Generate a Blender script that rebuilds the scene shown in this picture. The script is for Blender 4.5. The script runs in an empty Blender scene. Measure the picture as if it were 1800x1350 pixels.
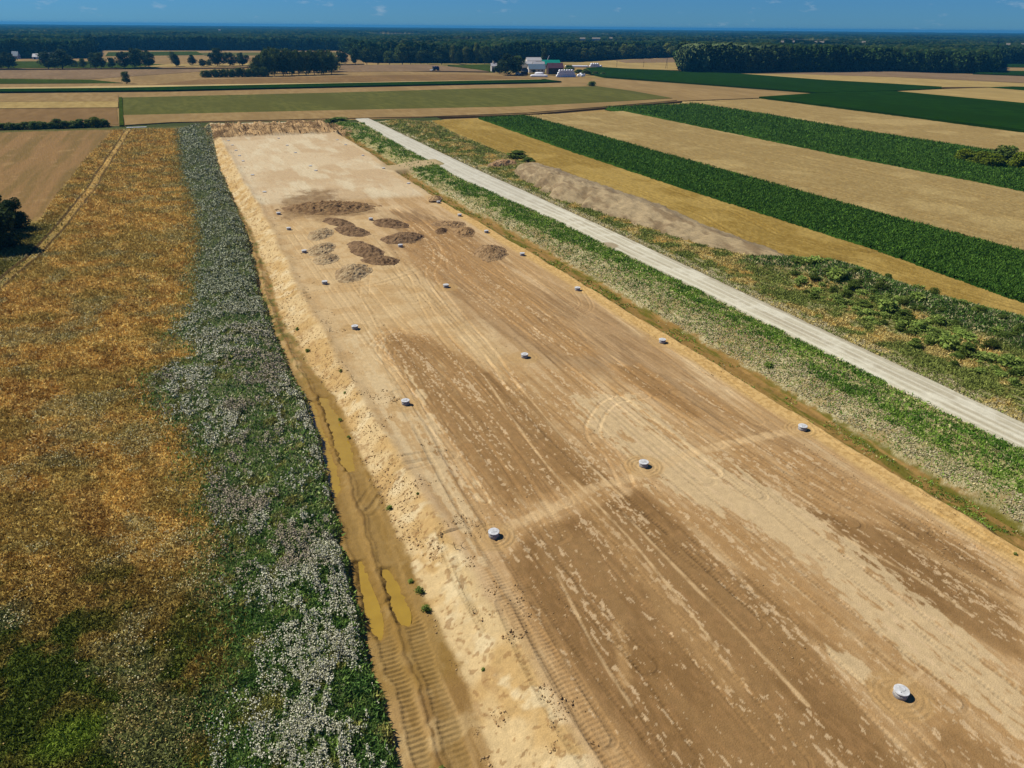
import bpy, math, random
import numpy as np
rng = np.random.default_rng(7)
random.seed(5)
R = math.radians
sc = bpy.context.scene
col = sc.collection
# ------------------------------------------------------------------ camera model (used to survey the photograph onto the ground)
F, CH = 1248.0, 50.0
PITCH, ROLL, HEAD = math.atan(628 / F), math.atan(0.0089), R(24.5289)
fw = np.array([math.sin(HEAD) * math.cos(PITCH), math.cos(HEAD) * math.cos(PITCH), -math.sin(PITCH)])
rt0 = np.array([math.cos(HEAD), -math.sin(HEAD), 0.0])
up0 = np.cross(rt0, fw)
rt = rt0 * math.cos(ROLL) + up0 * math.sin(ROLL)
up = up0 * math.cos(ROLL) - rt0 * math.sin(ROLL)

def P(px, py, z=0.0):
    d = rt * (px - 900) / F + up * (675 - py) / F + fw
    t = (z - CH) / d[2]
    return float(d[0] * t), float(d[1] * t)

def PL(pts, z=0.0):
    return [P(a, b, z) for a, b in pts]

def hz(px):
    return 41.4 + 0.0089 * (px - 268)

def hgt(px, pb, pt):
    return CH * (pb - pt) / (pb - hz(px))

def px2m(px, py):        # metres per photo pixel at a ground point
    x, y = P(px, py)
    return float(np.dot(np.array([x, y, -CH]), fw)) / F

# ------------------------------------------------------------------ noise
TB = np.random.default_rng(3).random((16, 256, 256)).astype(np.float32)

def vn(x, y, s, seed=0):
    t = TB[seed % 16]
    x = x / s + 17.3 * seed; y = y / s + 5.7 * seed
    xi = np.floor(x); yi = np.floor(y)
    fx = (x - xi).astype(np.float32); fy = (y - yi).astype(np.float32)
    fx = fx * fx * (3 - 2 * fx); fy = fy * fy * (3 - 2 * fy)
    xi = xi.astype(np.int64) & 255; yi = yi.astype(np.int64) & 255
    x1 = (xi + 1) & 255; y1 = (yi + 1) & 255
    a = t[xi, yi]; b = t[x1, yi]; c = t[xi, y1]; d = t[x1, y1]
    return (a * (1 - fx) + b * fx) * (1 - fy) + (c * (1 - fx) + d * fx) * fy

def fbm(x, y, s, o=4, seed=0, gain=.55):
    r = 0; a = 1; n = 0
    ca, sa = .8, .6
    for i in range(o):
        r = r + a * vn(x, y, s, seed + i); n += a
        x, y = ca * x - sa * y, sa * x + ca * y
        a *= gain; s *= .5
    return r / n

def fbmA(x, y, sx, sy, o=4, seed=0, gain=.55):    # anisotropic, no rotation
    r = 0; a = 1; n = 0
    for i in range(o):
        r = r + a * vn(x / sx, y / sy, 1.0, seed + i); n += a
        a *= gain; sx *= .5; sy *= .5
    return r / n

def ss(e0, e1, x):
    t = np.clip((x - e0) / (e1 - e0), 0, 1)
    return t * t * (3 - 2 * t)

K = 1.5
def C(r, g, b, k=K):
    v = np.array([r, g, b]) / 255.0
    v = np.where(v <= .04045, v / 12.92, ((v + .055) / 1.055) ** 2.4)
    return (v / k * np.array([.98, 1.0, .9])).astype(np.float32)

def mixc(c, d, m):
    m = np.asarray(m, dtype=np.float32)[..., None]
    return c * (1 - m) + np.asarray(d, dtype=np.float32) * m

# ------------------------------------------------------------------ mesh + material helpers
def tag(o, label=None, cat=None, group=None, kind=None):
    if label: o['label'] = label
    if cat: o['category'] = cat
    if group: o['group'] = group
    if kind: o['kind'] = kind
    return o

def fast(name, V, Fa, mat, colors=None, parent=None, smooth=False, mats=None):
    V = np.ascontiguousarray(V, dtype=np.float32).reshape(-1, 3); Fa = np.ascontiguousarray(Fa, dtype=np.int32)
    n, k = Fa.shape
    me = bpy.data.meshes.new(name)
    me.vertices.add(len(V)); me.vertices.foreach_set('co', V.ravel())
    me.loops.add(n * k); me.loops.foreach_set('vertex_index', Fa.ravel())
    me.polygons.add(n)
    me.polygons.foreach_set('loop_start', np.arange(0, n * k, k, dtype=np.int32))
    me.polygons.foreach_set('loop_total', np.full(n, k, dtype=np.int32))
    if smooth: me.polygons.foreach_set('use_smooth', np.ones(n, dtype=bool))
    if colors is not None:
        a = me.color_attributes.new('Col', 'FLOAT_COLOR', 'POINT')
        c = np.ones((len(V), 4), dtype=np.float32); c[:, :3] = np.clip(colors, 0, 1).reshape(-1, 3)
        a.data.foreach_set('color', c.ravel())
    me.update(calc_edges=True)
    me.materials.append(mat)
    o = bpy.data.objects.new(name, me); col.objects.link(o)
    if parent is not None: o.parent = parent
    return o

def grid_faces(nr, nc):
    i = np.arange(nr - 1)[:, None] * nc + np.arange(nc - 1)[None, :]
    return np.stack([i, i + 1, i + nc + 1, i + nc], -1).reshape(-1, 4)

def empty(name, loc, rz=0):
    o = bpy.data.objects.new(name, None); col.objects.link(o)
    o.location = loc; o.rotation_euler = (0, 0, rz); o.empty_display_size = .2
    return o

class MB:
    def __init__(s): s.v = []; s.f = []
    def box(s, x0, x1, y0, y1, z0, z1):
        b = len(s.v)
        s.v += [(x0, y0, z0), (x1, y0, z0), (x1, y1, z0), (x0, y1, z0), (x0, y0, z1), (x1, y0, z1), (x1, y1, z1), (x0, y1, z1)]
        s.f += [tuple(b + i for i in q) for q in [(0, 3, 2, 1), (4, 5, 6, 7), (0, 1, 5, 4), (1, 2, 6, 5), (2, 3, 7, 6), (3, 0, 4, 7)]]
        return s
    def rings(s, prof, n=28, c=(0, 0), cap0=True, cap1=True):
        b = len(s.v)
        for r, z in prof:
            for i in range(n):
                a = 2 * math.pi * i / n
                s.v.append((c[0] + r * math.cos(a), c[1] + r * math.sin(a), z))
        for k in range(len(prof) - 1):
            for i in range(n):
                j = (i + 1) % n
                s.f.append((b + k * n + i, b + k * n + j, b + (k + 1) * n + j, b + (k + 1) * n + i))
        if cap0: s.f.append(tuple(b + n - 1 - i for i in range(n)))
        if cap1: s.f.append(tuple(b + (len(prof) - 1) * n + i for i in range(n)))
        return s
    def tube(s, p, q, r0, r1, n=7):
        p = np.array(p, float); q = np.array(q, float); d = q - p; d /= np.linalg.norm(d)
        u = np.cross(d, (0, 0, 1) if abs(d[2]) < .9 else (1, 0, 0)); u /= np.linalg.norm(u); w = np.cross(d, u)
        b = len(s.v)
        for pt, r in ((p, r0), (q, r1)):
            for i in range(n):
                a = 2 * math.pi * i / n
                s.v.append(tuple(pt + r * (u * math.cos(a) + w * math.sin(a))))
        for i in range(n):
            j = (i + 1) % n
            s.f.append((b + i, b + j, b + n + j, b + n + i))
        s.f.append(tuple(b + n + i for i in range(n))); s.f.append(tuple(b + n - 1 - i for i in range(n)))
        return s
    def poly(s, pts, *faces):
        b = len(s.v); s.v += [tuple(p) for p in pts]; s.f += [tuple(b + i for i in q) for q in faces]
        return s
    def build(s, name, mat, parent=None, smooth=False):
        me = bpy.data.meshes.new(name); me.from_pydata(s.v, [], s.f); me.update()
        me.materials.append(mat)
        if smooth: me.polygons.foreach_set('use_smooth', [len(p.vertices) == 4 for p in me.polygons])
        o = bpy.data.objects.new(name, me); col.objects.link(o)
        if parent is not None: o.parent = parent
        return o

def mat_base(name):
    m = bpy.data.materials.new(name); m.use_nodes = True
    nt = m.node_tree; b = nt.nodes['Principled BSDF']
    b.inputs['Specular IOR Level'].default_value = .25
    return m, nt, b

def mat_vcol(name, rough=.95, var=((.35, .25),), bump=0, bscale=8, transl=0, objvar=0, spec=.15):
    m, nt, b = mat_base(name)
    N, Lk = nt.nodes, nt.links
    at = N.new('ShaderNodeAttribute'); at.attribute_name = 'Col'
    out = at.outputs['Color']
    geo = N.new('ShaderNodeNewGeometry')
    for sc_, am in var:
        no = N.new('ShaderNodeTexNoise'); no.inputs['Scale'].default_value = sc_; no.inputs['Detail'].default_value = 4
        Lk.new(geo.outputs['Position'], no.inputs['Vector'])
        mr = N.new('ShaderNodeMapRange'); mr.inputs[1].default_value = .3; mr.inputs[2].default_value = .7
        mr.inputs[3].default_value = 1 - am; mr.inputs[4].default_value = 1 + am
        Lk.new(no.outputs['Fac'], mr.inputs[0])
        vm = N.new('ShaderNodeVectorMath'); vm.operation = 'SCALE'
        Lk.new(out, vm.inputs[0]); Lk.new(mr.outputs[0], vm.inputs['Scale']); out = vm.outputs[0]
    if objvar:
        oi = N.new('ShaderNodeObjectInfo')
        mr = N.new('ShaderNodeMapRange'); mr.inputs[3].default_value = 1 - objvar; mr.inputs[4].default_value = 1 + objvar
        Lk.new(oi.outputs['Random'], mr.inputs[0])
        vm = N.new('ShaderNodeVectorMath'); vm.operation = 'SCALE'
        Lk.new(out, vm.inputs[0]); Lk.new(mr.outputs[0], vm.inputs['Scale']); out = vm.outputs[0]
    Lk.new(out, b.inputs['Base Color'])
    b.inputs['Roughness'].default_value = rough; b.inputs['Specular IOR Level'].default_value = spec
    if bump:
        no = N.new('ShaderNodeTexNoise'); no.inputs['Scale'].default_value = bscale; no.inputs['Detail'].default_value = 5
        Lk.new(geo.outputs['Position'], no.inputs['Vector'])
        bp = N.new('ShaderNodeBump'); bp.inputs['Strength'].default_value = bump; bp.inputs['Distance'].default_value = .1
        Lk.new(no.outputs['Fac'], bp.inputs['Height']); Lk.new(bp.outputs[0], b.inputs['Normal'])
    if transl:
        tr = N.new('ShaderNodeBsdfTranslucent'); Lk.new(out, tr.inputs['Color'])
        mx = N.new('ShaderNodeMixShader'); mx.inputs[0].default_value = transl
        mo = [n for n in N if n.type == 'OUTPUT_MATERIAL'][0]
        Lk.new(b.outputs[0], mx.inputs[1]); Lk.new(tr.outputs[0], mx.inputs[2]); Lk.new(mx.outputs[0], mo.inputs['Surface'])
    return m

def mat_noise(name, c0, c1, scale=2.0, rough=.9, bump=0, stretch=(1, 1, 1), spec=.2, coords='Object', detail=5, c2=None, s2=.05, lo=.35, hi=.65):
    m, nt, b = mat_base(name)
    N, Lk = nt.nodes, nt.links
    if coords == 'World':
        src = N.new('ShaderNodeNewGeometry').outputs['Position']
    else:
        src = N.new('ShaderNodeTexCoord').outputs['Object']
    mp = N.new('ShaderNodeMapping'); mp.inputs['Scale'].default_value = stretch
    Lk.new(src, mp.inputs['Vector'])
    no = N.new('ShaderNodeTexNoise'); no.inputs['Scale'].default_value = scale; no.inputs['Detail'].default_value = detail
    Lk.new(mp.outputs[0], no.inputs['Vector'])
    cr = N.new('ShaderNodeValToRGB'); cr.color_ramp.elements[0].position = lo; cr.color_ramp.elements[1].position = hi
    cr.color_ramp.elements[0].color = (*map(float, c0), 1); cr.color_ramp.elements[1].color = (*map(float, c1), 1)
    Lk.new(no.outputs['Fac'], cr.inputs[0]); out = cr.outputs[0]
    if c2 is not None:
        n2 = N.new('ShaderNodeTexNoise'); n2.inputs['Scale'].default_value = s2; n2.inputs['Detail'].default_value = 3
        Lk.new(mp.outputs[0], n2.inputs['Vector'])
        mr = N.new('ShaderNodeMapRange'); mr.inputs[1].default_value = .45; mr.inputs[2].default_value = .65
        Lk.new(n2.outputs['Fac'], mr.inputs[0])
        mx = N.new('ShaderNodeMix'); mx.data_type = 'RGBA'
        Lk.new(mr.outputs[0], mx.inputs[0]); Lk.new(out, mx.inputs[6]); mx.inputs[7].default_value = (*map(float, c2), 1)
        out = mx.outputs[2]
    Lk.new(out, b.inputs['Base Color'])
    b.inputs['Roughness'].default_value = rough; b.inputs['Specular IOR Level'].default_value = spec
    if bump:
        bp = N.new('ShaderNodeBump'); bp.inputs['Strength'].default_value = bump; bp.inputs['Distance'].default_value = .2
        Lk.new(no.outputs['Fac'], bp.inputs['Height']); Lk.new(bp.outputs[0], b.inputs['Normal'])
    return m

M_ground = mat_vcol('ground_soil', .95, ((1.2, .08), (9, .12)), bump=.5, bscale=7, spec=.04)
M_crop = mat_vcol('crop_canopy', .9, ((.8, .08), (4, .12)), bump=.4, bscale=5, spec=0)
M_leaf = mat_vcol('leaves', .7, ((.5, .12),), transl=.25, objvar=.22, spec=.05)
M_forest = mat_vcol('forest_leaves', .8, ((.03, .25), (.15, .2)), spec=0)
M_grass = mat_vcol('grass_blades', .8, (), transl=.15, spec=.05)
M_flower = mat_vcol('flower_heads', .8, ())
M_clod = mat_vcol('soil_clods', .95, ((6, .2),), bump=.4, bscale=20)
M_bark = mat_noise('bark', (.045, .032, .022), (.11, .085, .06), 6, stretch=(1, 1, .2))
M_conc = mat_noise('concrete', (.22, .21, .19), (.36, .34, .31), 9, bump=.3)
M_lid = mat_noise('lid_concrete', (.36, .36, .34), (.56, .56, .54), 2.2)
M_dark = mat_noise('dark_opening', (.02, .02, .02), (.04, .04, .035), 5)
M_white = mat_noise('white_film', (.66, .67, .68), (.8, .8, .8), 2, rough=.5)
M_plaster = mat_noise('plaster', (.5, .45, .38), (.62, .57, .5), 2)

# ------------------------------------------------------------------ surveyed boundary lines, x as a function of y
def line(pts, z):
    q = sorted([(y, x) for x, y in PL(pts, z)])
    return np.array([a for a, b in q]), np.array([b for a, b in q])

B_flL = line([(310,215),(318,300),(345,370),(345,440),(340,480),(330,550),(300,585),(340,625),(245,670),(300,740),(345,800),(365,900),(380,960),(365,1020),(400,1100),(380,1250),(360,1350)], -1.2)
B_flR = line([(370,222),(385,300),(420,380),(440,440),(455,520),(470,560),(500,640),(530,700),(560,780),(575,850),(590,920),(605,1000),(630,1100),(655,1200),(696,1350)], -1.4)
B_toe = line([(365,250),(380,290),(410,350),(440,400),(470,480),(495,560),(540,640),(590,700),(625,780),(665,870),(705,960),(745,1060),(800,1170),(830,1260),(855,1350)], -1.6)
B_path = line([(225,228),(160,330),(110,395),(60,450),(0,500),(-60,540)], -1.2)
B_fE = line([(205,223),(150,280),(95,350),(85,362)], -1.2)
def bx(b, y): return np.interp(y, b[0], b[1])

# ------------------------------------------------------------------ painting helpers in world metres
def rows(Y, y0, y1):          # slice of rows of a structured grid (Y constant along a row)
    yr = Y[:, 0]; a = np.searchsorted(yr, y0); b = np.searchsorted(yr, y1)
    return slice(a, b)

def dpoly(X, Y, pts):
    d = np.full(X.shape, 1e9, dtype=np.float32); s = np.zeros(X.shape, dtype=np.float32); acc = 0
    for (x0, y0), (x1, y1) in zip(pts[:-1], pts[1:]):
        L = math.hypot(x1 - x0, y1 - y0) + 1e-9
        t = np.clip(((X - x0) * (x1 - x0) + (Y - y0) * (y1 - y0)) / L ** 2, 0, 1)
        dx = X - x0 - t * (x1 - x0); dy = Y - y0 - t * (y1 - y0)
        dd = np.hypot(dx, dy)
        sg = np.sign((x1 - x0) * (Y - y0) - (y1 - y0) * (X - x0))
        m = dd < np.abs(d)
        d = np.where(m, dd * np.where(sg == 0, 1, sg), d); s = np.where(m, acc + t * L, s); acc += L
    return d, s

def smooth_pts(pts, n=5):
    p = np.array(pts, float); out = []
    for i in range(len(p) - 1):
        a = p[max(i - 1, 0)]; b = p[i]; c = p[i + 1]; d = p[min(i + 2, len(p) - 1)]
        for k in range(n):
            t = k / n
            out.append(tuple(.5 * (2 * b + (c - a) * t + (2 * a - 5 * b + 4 * c - d) * t * t + (3 * b - a - 3 * c + d) * t ** 3)))
    out.append(tuple(p[-1])); return out

def inpoly(X, Y, pts):
    ins = np.zeros(X.shape, bool); n = len(pts)
    for i in range(n):
        x0, y0 = pts[i]; x1, y1 = pts[(i + 1) % n]
        if y0 == y1: continue
        c = ((y0 > Y) != (y1 > Y)) & (X < (x1 - x0) * (Y - y0) / (y1 - y0) + x0)
        ins ^= c
    return ins

def spoly(X, Y, pts):        # signed distance, positive inside
    d, _ = dpoly(X, Y, list(pts) + [pts[0]])
    return np.where(inpoly(X, Y, pts), np.abs(d), -np.abs(d))

# wet / dry areas of the compacted pad : (polygon in the photograph, strength, edge softness in metres)
WET = [
 ([(700,640),(1000,640),(1240,740),(1450,800),(1640,900),(1850,1040),(1850,1430),(1130,1430),(880,980),(760,760)], .60, 6),
 ([(680,575),(760,585),(830,620),(960,700),(1060,800),(1120,850),(1000,880),(900,915),(860,900),(780,790),(715,700),(650,600)], .78, 4),
 ([(812,648),(868,648),(960,740),(1105,850),(1010,872),(900,745)], .85, 2.2),
 ([(880,985),(925,928),(1130,850),(1190,900),(1250,960),(1440,1130),(1500,1200),(1560,1280),(1640,1350),(1700,1400),(1180,1420),(1090,1310),(1010,1200),(930,1090)], 1.0, 2.4),
 ([(1270,790),(1400,880),(1600,930),(1800,1080),(1830,1190),(1620,1080),(1500,990),(1440,930),(1300,850)], .95, 2.2),
 ([(1480,860),(1600,900),(1720,960),(1800,1040),(1800,1090),(1600,960)], .9, 3),
 ([(1560,1280),(1660,1240),(1830,1330),(1830,1420),(1600,1420)], .8, 3),
 ([(1300,800),(1480,900),(1700,1020),(1640,1000),(1400,880)], .8, 2),
 ([(720,740),(790,790),(850,880),(820,880),(740,790)], .8, 2),
 ([(1070,640),(1130,640),(1250,735),(1220,740),(1090,670)], .75, 1.6),
 ([(1180,660),(1260,700),(1330,760),(1290,750)], .7, 1.6),
 ([(700,390),(760,385),(850,430),(920,500),(1060,620),(1010,640),(860,560),(770,500),(700,450)], .52, 3),
 ([(1230,960),(1330,1010),(1640,1260),(1560,1240),(1350,1080)], .92, 2),
]
MIDB = [[(688,372),(735,368),(800,395),(850,430),(905,490),(1010,520),(1130,600),(1300,720),(1400,765),(1480,850),(1300,770),(1100,665),(960,640),(880,600),(790,520),(700,440)]]
DRY = [
 ([(995,690),(1120,690),(1290,820),(1450,910),(1560,1000),(1640,1070),(1760,1160),(1830,1260),(1810,1300),(1650,1190),(1480,1060),(1300,910),(1180,880),(1060,780)], 1.0, 2.6),
 ([(1330,900),(1400,900),(1520,1000),(1610,1060),(1590,1085),(1490,1030),(1400,960)], 1.0, 2.0),
 ([(1440,1130),(1520,1160),(1540,1200),(1490,1200),(1450,1170)], .9, 1.2),
 ([(1760,1170),(1800,1200),(1830,1290),(1780,1240)], .9, 1.5),
 ([(600,575),(660,580),(740,700),(850,880),(830,990),(700,800)], .8, 4),
 ([(960,1050),(1010,1040),(1150,1350),(1060,1350)], .0, 1),
]
# single strokes: (points, half width m, kind, strength)
STROKES = [
 ([(893,925),(950,903),(1009,878),(1045,856),(1127,835),(1211,798),(1300,776),(1400,757)], .8, 'dry', .85),
 ([(1000,850),(1060,920),(1130,1010),(1200,1100),(1290,1200)], 1.3, 'mid', .55),
 ([(1085,1100),(1092,1140),(1098,1200)], .6, 'mid', .7),
 ([(1010,845),(1100,940),(1200,1060),(1260,1140)], .12, 'dry', .9),
 ([(1095,900),(1200,1010),(1300,1110),(1420,1240)], .13, 'dry', .8),
 ([(980,1010),(1040,1130),(1110,1240)], .12, 'dry', .7),
 ([(880,640),(1000,780),(1100,880)], .1, 'dry', .8),
 ([(850,660),(940,790),(1010,870)], .1, 'dry', .8),
 ([(1240,900),(1330,975),(1430,1060)], .14, 'dry', .8),
 ([(1440,910),(1510,960),(1600,1010),(1700,1075)], .15, 'dry', .7),
 ([(1560,935),(1650,985),(1800,1060)], .5, 'dry', .35),
 ([(1600,1180),(1585,1205)], .25, 'dry', .9), ([(1595,1200),(1620,1180)], .2, 'dry', .9),
]
# wheel tracks: (points, gauge m, rut half width, depth, brightness change)
TRACKS = [
 ([(640,868),(662,838),(700,814),(745,801),(790,800)], 1.7, .3, .06, -.12),
 ([(648,880),(675,850),(712,826),(750,812)], 1.2, .25, .05, -.1),
 ([(425,562),(460,549),(500,531),(532,514)], 2.2, .35, .07, -.15),
 ([(432,590),(480,572),(508,546),(540,524)], 1.6, .3, .06, -.12),
 ([(800,980),(818,1030),(835,1070)], .3, .2, .1, -.2),
 ([(770,930),(800,1010),(850,1100)], .4, .15, .08, -.2),
 ([(690,367),(730,400),(762,430),(768,455),(755,480),(770,510),(810,560),(860,620),(900,680)], 2.0, .28, .06, .25),
 ([(700,365),(745,395),(775,425),(790,450),(800,480),(850,520),(930,580),(1020,650),(1110,720),(1250,830)], 2.2, .3, .06, .2),
 ([(740,372),(800,400),(860,450),(930,520),(1020,590),(1120,670),(1260,760)], 2.0, .25, .05, .15),
 ([(725,480),(760,560),(830,650),(900,720)], 1.8, .25, .04, .15),
 ([(650,500),(700,560),(740,600),(800,650)], 1.8, .22, .04, .15),
 ([(480,548),(530,515),(600,505),(680,492),(740,470),(770,455)], 2.2, .3, .08, .1),
 ([(500,535),(560,512),(640,503),(720,480)], 1.6, .25, .06, .05),
 ([(1020,505),(1040,540),(1010,555),(975,545)], .8, .16, .06, .15),
 ([(1005,512),(1020,535),(1000,548),(980,540)], .7, .12, .06, .15),
 ([(745,590),(690,580),(660,600),(655,620),(690,650),(740,720),(800,800),(850,880)], 1.2, .2, .05, .2),
 ([(740,600),(700,592),(675,605),(672,625),(700,650),(750,710)], 1.0, .16, .05, .2),
 ([(735,610),(710,603),(690,615),(690,635),(720,665)], .9, .14, .05, .2),
 ([(1130,695),(1075,705),(1045,740),(1045,770),(1075,800),(1100,850)], 1.9, .25, .05, .2),
 ([(1190,690),(1300,740),(1420,800),(1520,860),(1620,930)], 2.0, .28, .05, -.15),
 ([(1160,700),(1240,760),(1380,850),(1500,920)], 2.0, .25, .05, -.1),
 ([(900,520),(960,580),(1060,660),(1190,770),(1330,870)], 2.0, .3, .05, -.12),
 ([(960,560),(1060,620),(1180,690),(1300,770),(1450,860),(1600,940)], 2.0, .3, .05, -.18),
 ([(1040,520),(1110,570),(1230,660),(1330,740)], 2.0, .2, .04, .15),
 ([(690,600),(760,700),(840,810),(900,900),(960,980),(1080,1150),(1200,1330)], 2.2, .2, .03, -.1),
 ([(770,620),(860,720),(960,830),(1090,990),(1260,1180),(1400,1340)], 2.2, .2, .03, .1),
 ([(1000,700),(1130,850),(1290,1010),(1470,1180),(1640,1340)], 2.2, .22, .03, .1),
 ([(1290,830),(1420,940),(1600,1080),(1800,1240)], 2.2, .22, .03, -.1),
 ([(1450,830),(1560,900),(1680,980),(1800,1060)], 2.0, .22, .04, -.1),
 ([(1500,850),(1600,890),(1700,940),(1800,1000)], 2.0, .3, .05, .1),
 ([(780,420),(700,440),(650,470),(640,520)], 1.8, .2, .04, .1),
 ([(600,400),(660,410),(740,430)], 1.8, .2, .04, .1),
 ([(880,480),(960,500),(1010,512)], 1.8, .2, .04, -.1),
 ([(700,690),(745,760),(800,860),(890,1010),(960,1130),(1060,1300)], 1.8, .3, .06, -.15),
 ([(890,1060),(930,1150),(990,1260),(1050,1350)], 1.6, .28, .06, -.2),
]
PUD = [[(536,708),(547,708),(560,740),(574,775),(587,815),(596,860),(592,872),(580,868),(570,830),(558,790),(546,750)],
       [(562,698),(572,700),(590,730),(606,765),(620,808),(622,825),(612,828),(602,815),(590,780),(576,740)],
       [(630,990),(638,994),(650,1030),(664,1065),(672,1100),(668,1118),(658,1105),(648,1080),(638,1040)],
       [(672,1000),(680,1002),(694,1022),(708,1050),(718,1078),(716,1096),(704,1094),(694,1070),(682,1035)]]
WELLS = {
 'left': [(868,942),(713,710),(624,578),(571,499),(535,444),(508,404),(490,377)],
 'middle': [(1582,1222),(1131,819),(922,628),(784,505),(704,434),(652,387)],
 'right': [(1410,755),(1164,602),(1015,510),(918,449),(855,409),(808,380),(771,357)]}
FLATW = [(350 + x / 3.971, 200 + y / 3.971) for x, y in [(205,188),(232,220),(257,257),(282,293),(307,331),(373,428),(457,547),(555,172),(615,221),(672,272),(777,365),(815,397),(965,183),(1022,217),(1143,292),(1287,380),(1462,487)]]
WELLW = [P(*p) for r in WELLS.values() for p in r]

def roadL(y): return np.interp(y, [0, 46, 84, 112, 144, 184, 212, 252, 342, 431, 470], [96.4, 96.3, 96.4, 96.6, 96.2, 96.6, 95.0, 93.5, 95.7, 100.5, 102])
def roadR(y): return np.interp(y, [0, 50, 96, 162, 213, 273, 428, 470], [103.6, 103.5, 104.2, 105.5, 106, 106, 108.8, 109])
def yEnd(x): return 455 - .16 * x      # the lane crossing behind the site
def wheat0(y): return np.interp(y, [0, 76, 105, 119, 128, 147, 171, 225, 267, 290, 377, 431], [146, 145, 141.5, 141, 133, 128, 134, 137.5, 135, 131.5, 137, 142])

# ------------------------------------------------------------------ terrain
def terrain(X, Y, want_col=True):
    X = X.astype(np.float64); Y = Y.astype(np.float64)
    n1 = fbm(X, Y, 12, 4, 1) - .5; n2 = fbm(X, Y, 3, 4, 5) - .5; n3 = fbm(X, Y, .8, 3, 9) - .5
    Yw = Y + 2.5 * n1 * 2
    flL = bx(B_flL, Y) + 4.0 * n2 + 2.5 * n1; flR = bx(B_flR, Y) + 1.5 * n2 + .4 * n1
    toe = bx(B_toe, Y) + 1.5 * n2 + 1.0 * n1 + .5 * n3
    crest = np.interp(Y, [20, 56, 67, 111, 156, 224, 252, 398], [20, 20, 19.4, 18.3, 18.2, 20, 19.3, 20]) + 1.5 * n1 + .5 * n2
    ed = 75.2 + 1.2 * n1 * (Y < 230) + .9 * n2 - 1.5 * ss(150, 240, Y) + 2.6 * ss(250, 330, Y)
    lev = .75 * ss(224, 238, Y + .12 * (X - 40) + 3 * n1)      # the far pad is one lift higher
    # ---- heights
    z = -1.2 + .25 * n1 + .1 * n2
    fm = ss(-2.5, 2.5, X - flL) * ss(-.6, 1.2, flR - X)
    bh = np.interp(Y, [20, 90, 140, 220, 440], [.9, .9, 1.1, 1.9, 2.2])
    mid = (flL + flR) / 2 + .15 * (flR - flL)
    hump = np.exp(-((X - mid) / (.34 * np.maximum(flR - flL, 4))) ** 2)
    z = z + fm * (bh * hump + .5 * n2 + .5 * n3)
    tr = ss(-.5, .3, X - flR)
    ztr = -1.65 + .12 * n2 + .05 * n3
    z = z * (1 - tr) + ztr * tr
    sl = ss(0, 1, (X - toe) / np.maximum(crest - toe, 1))
    zp = lev + .05 * n1 + .02 * n2
    z = np.where(X > toe, ztr * (1 - sl) + (zp + .3 * np.exp(-((X - crest) / 1.2) ** 2) * (Y > 60)) * sl + (.5 * n2 + .3 * n3 + .32 * ss(150, 220, Y) * np.sin(6.283 * (Y + .8 * X) / 8.5 + 5 * n1 * 2)) * np.sin(np.pi * np.clip(sl, 0, 1)), z)
    # right side
    t = X - ed
    pr = np.interp(t, [-1.5, 0, 2.4, 5.2, 8.6, 11.5, 15, 20.2, 21], [0, .1, -1.5, -1.5, -.1, .5, .5, -.25, -.3])
    rgh = ss(1, 3, t) * (.25 * n2 + .2 * n3)
    z = np.where(t > -1.5, zp * (1 - ss(-1.5, 2, t)) + pr + rgh, z)
    rl = roadL(Y); rr = roadR(Y)
    onr = ss(-.8, .2, X - rl) * ss(-.8, .2, rr - X)
    rt_ = X - rr
    sh = np.interp(rt_, [-1, 0, 2.2, 5, 9, 16, 24, 32], [-.3, -.3, -.9, -.9, -.7, -.8, -.9, -1.1])
    z = np.where(rt_ > -.5, sh + ss(.5, 1.5, rt_) * (.3 * n2 + .25 * n3), z)
    # weedy spoil bank on the far side of the road
    w0 = wheat0(Y)
    bank = ss(138, 120, Y) * np.exp(-((X - (w0 - 8)) / 6.5) ** 2) * (1 - .35 * ss(60, 30, Y))
    z = z + (rt_ > 3) * bank * (2.6 + 1.4 * n1 * 2 + 1.0 * n2)
    bank2 = ss(285, 300, Y) * ss(-1, 3, rt_) * np.exp(-((X - 121) / 9) ** 2)
    z = z + bank2 * (1.5 + 2 * n2)
    z = z * (1 - onr) + (-.28) * onr
    # crossing from the lane onto the pad
    yc = 283 + .35 * (X - 80)
    cross = ss(9, 5, np.abs(Y - yc)) * ss(70, 76, X) * ss(101, 96, X)
    z = z * (1 - cross) + (.1 + .1 * n2) * cross
    # rubbish ridge at the far end of the pad
    er = ss(384, 392, Y) * ss(437, 425, Y) * ss(14, 18, X) * ss(88, 80, X)
    z = z + er * (1.4 + 5.5 * n2 + 1.2 * n3 + 2.0 * n1)
    far = ss(-2, 2, Y - yEnd(X)); z = z * (1 - far) - 1.2 * far
    # lumps in the meadow
    md = (X < flL - .5)
    z = z + md * (.25 * n3 + .25 * n2)
    out = dict(n1=n1, n2=n2, n3=n3, flL=flL, flR=flR, toe=toe, crest=crest, ed=ed, rl=rl, rr=rr, w0=w0, cross=cross, er=er, bank=bank, bank2=bank2, far=far, sl=sl, onr=onr, lev=lev)
    return z, out

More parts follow.
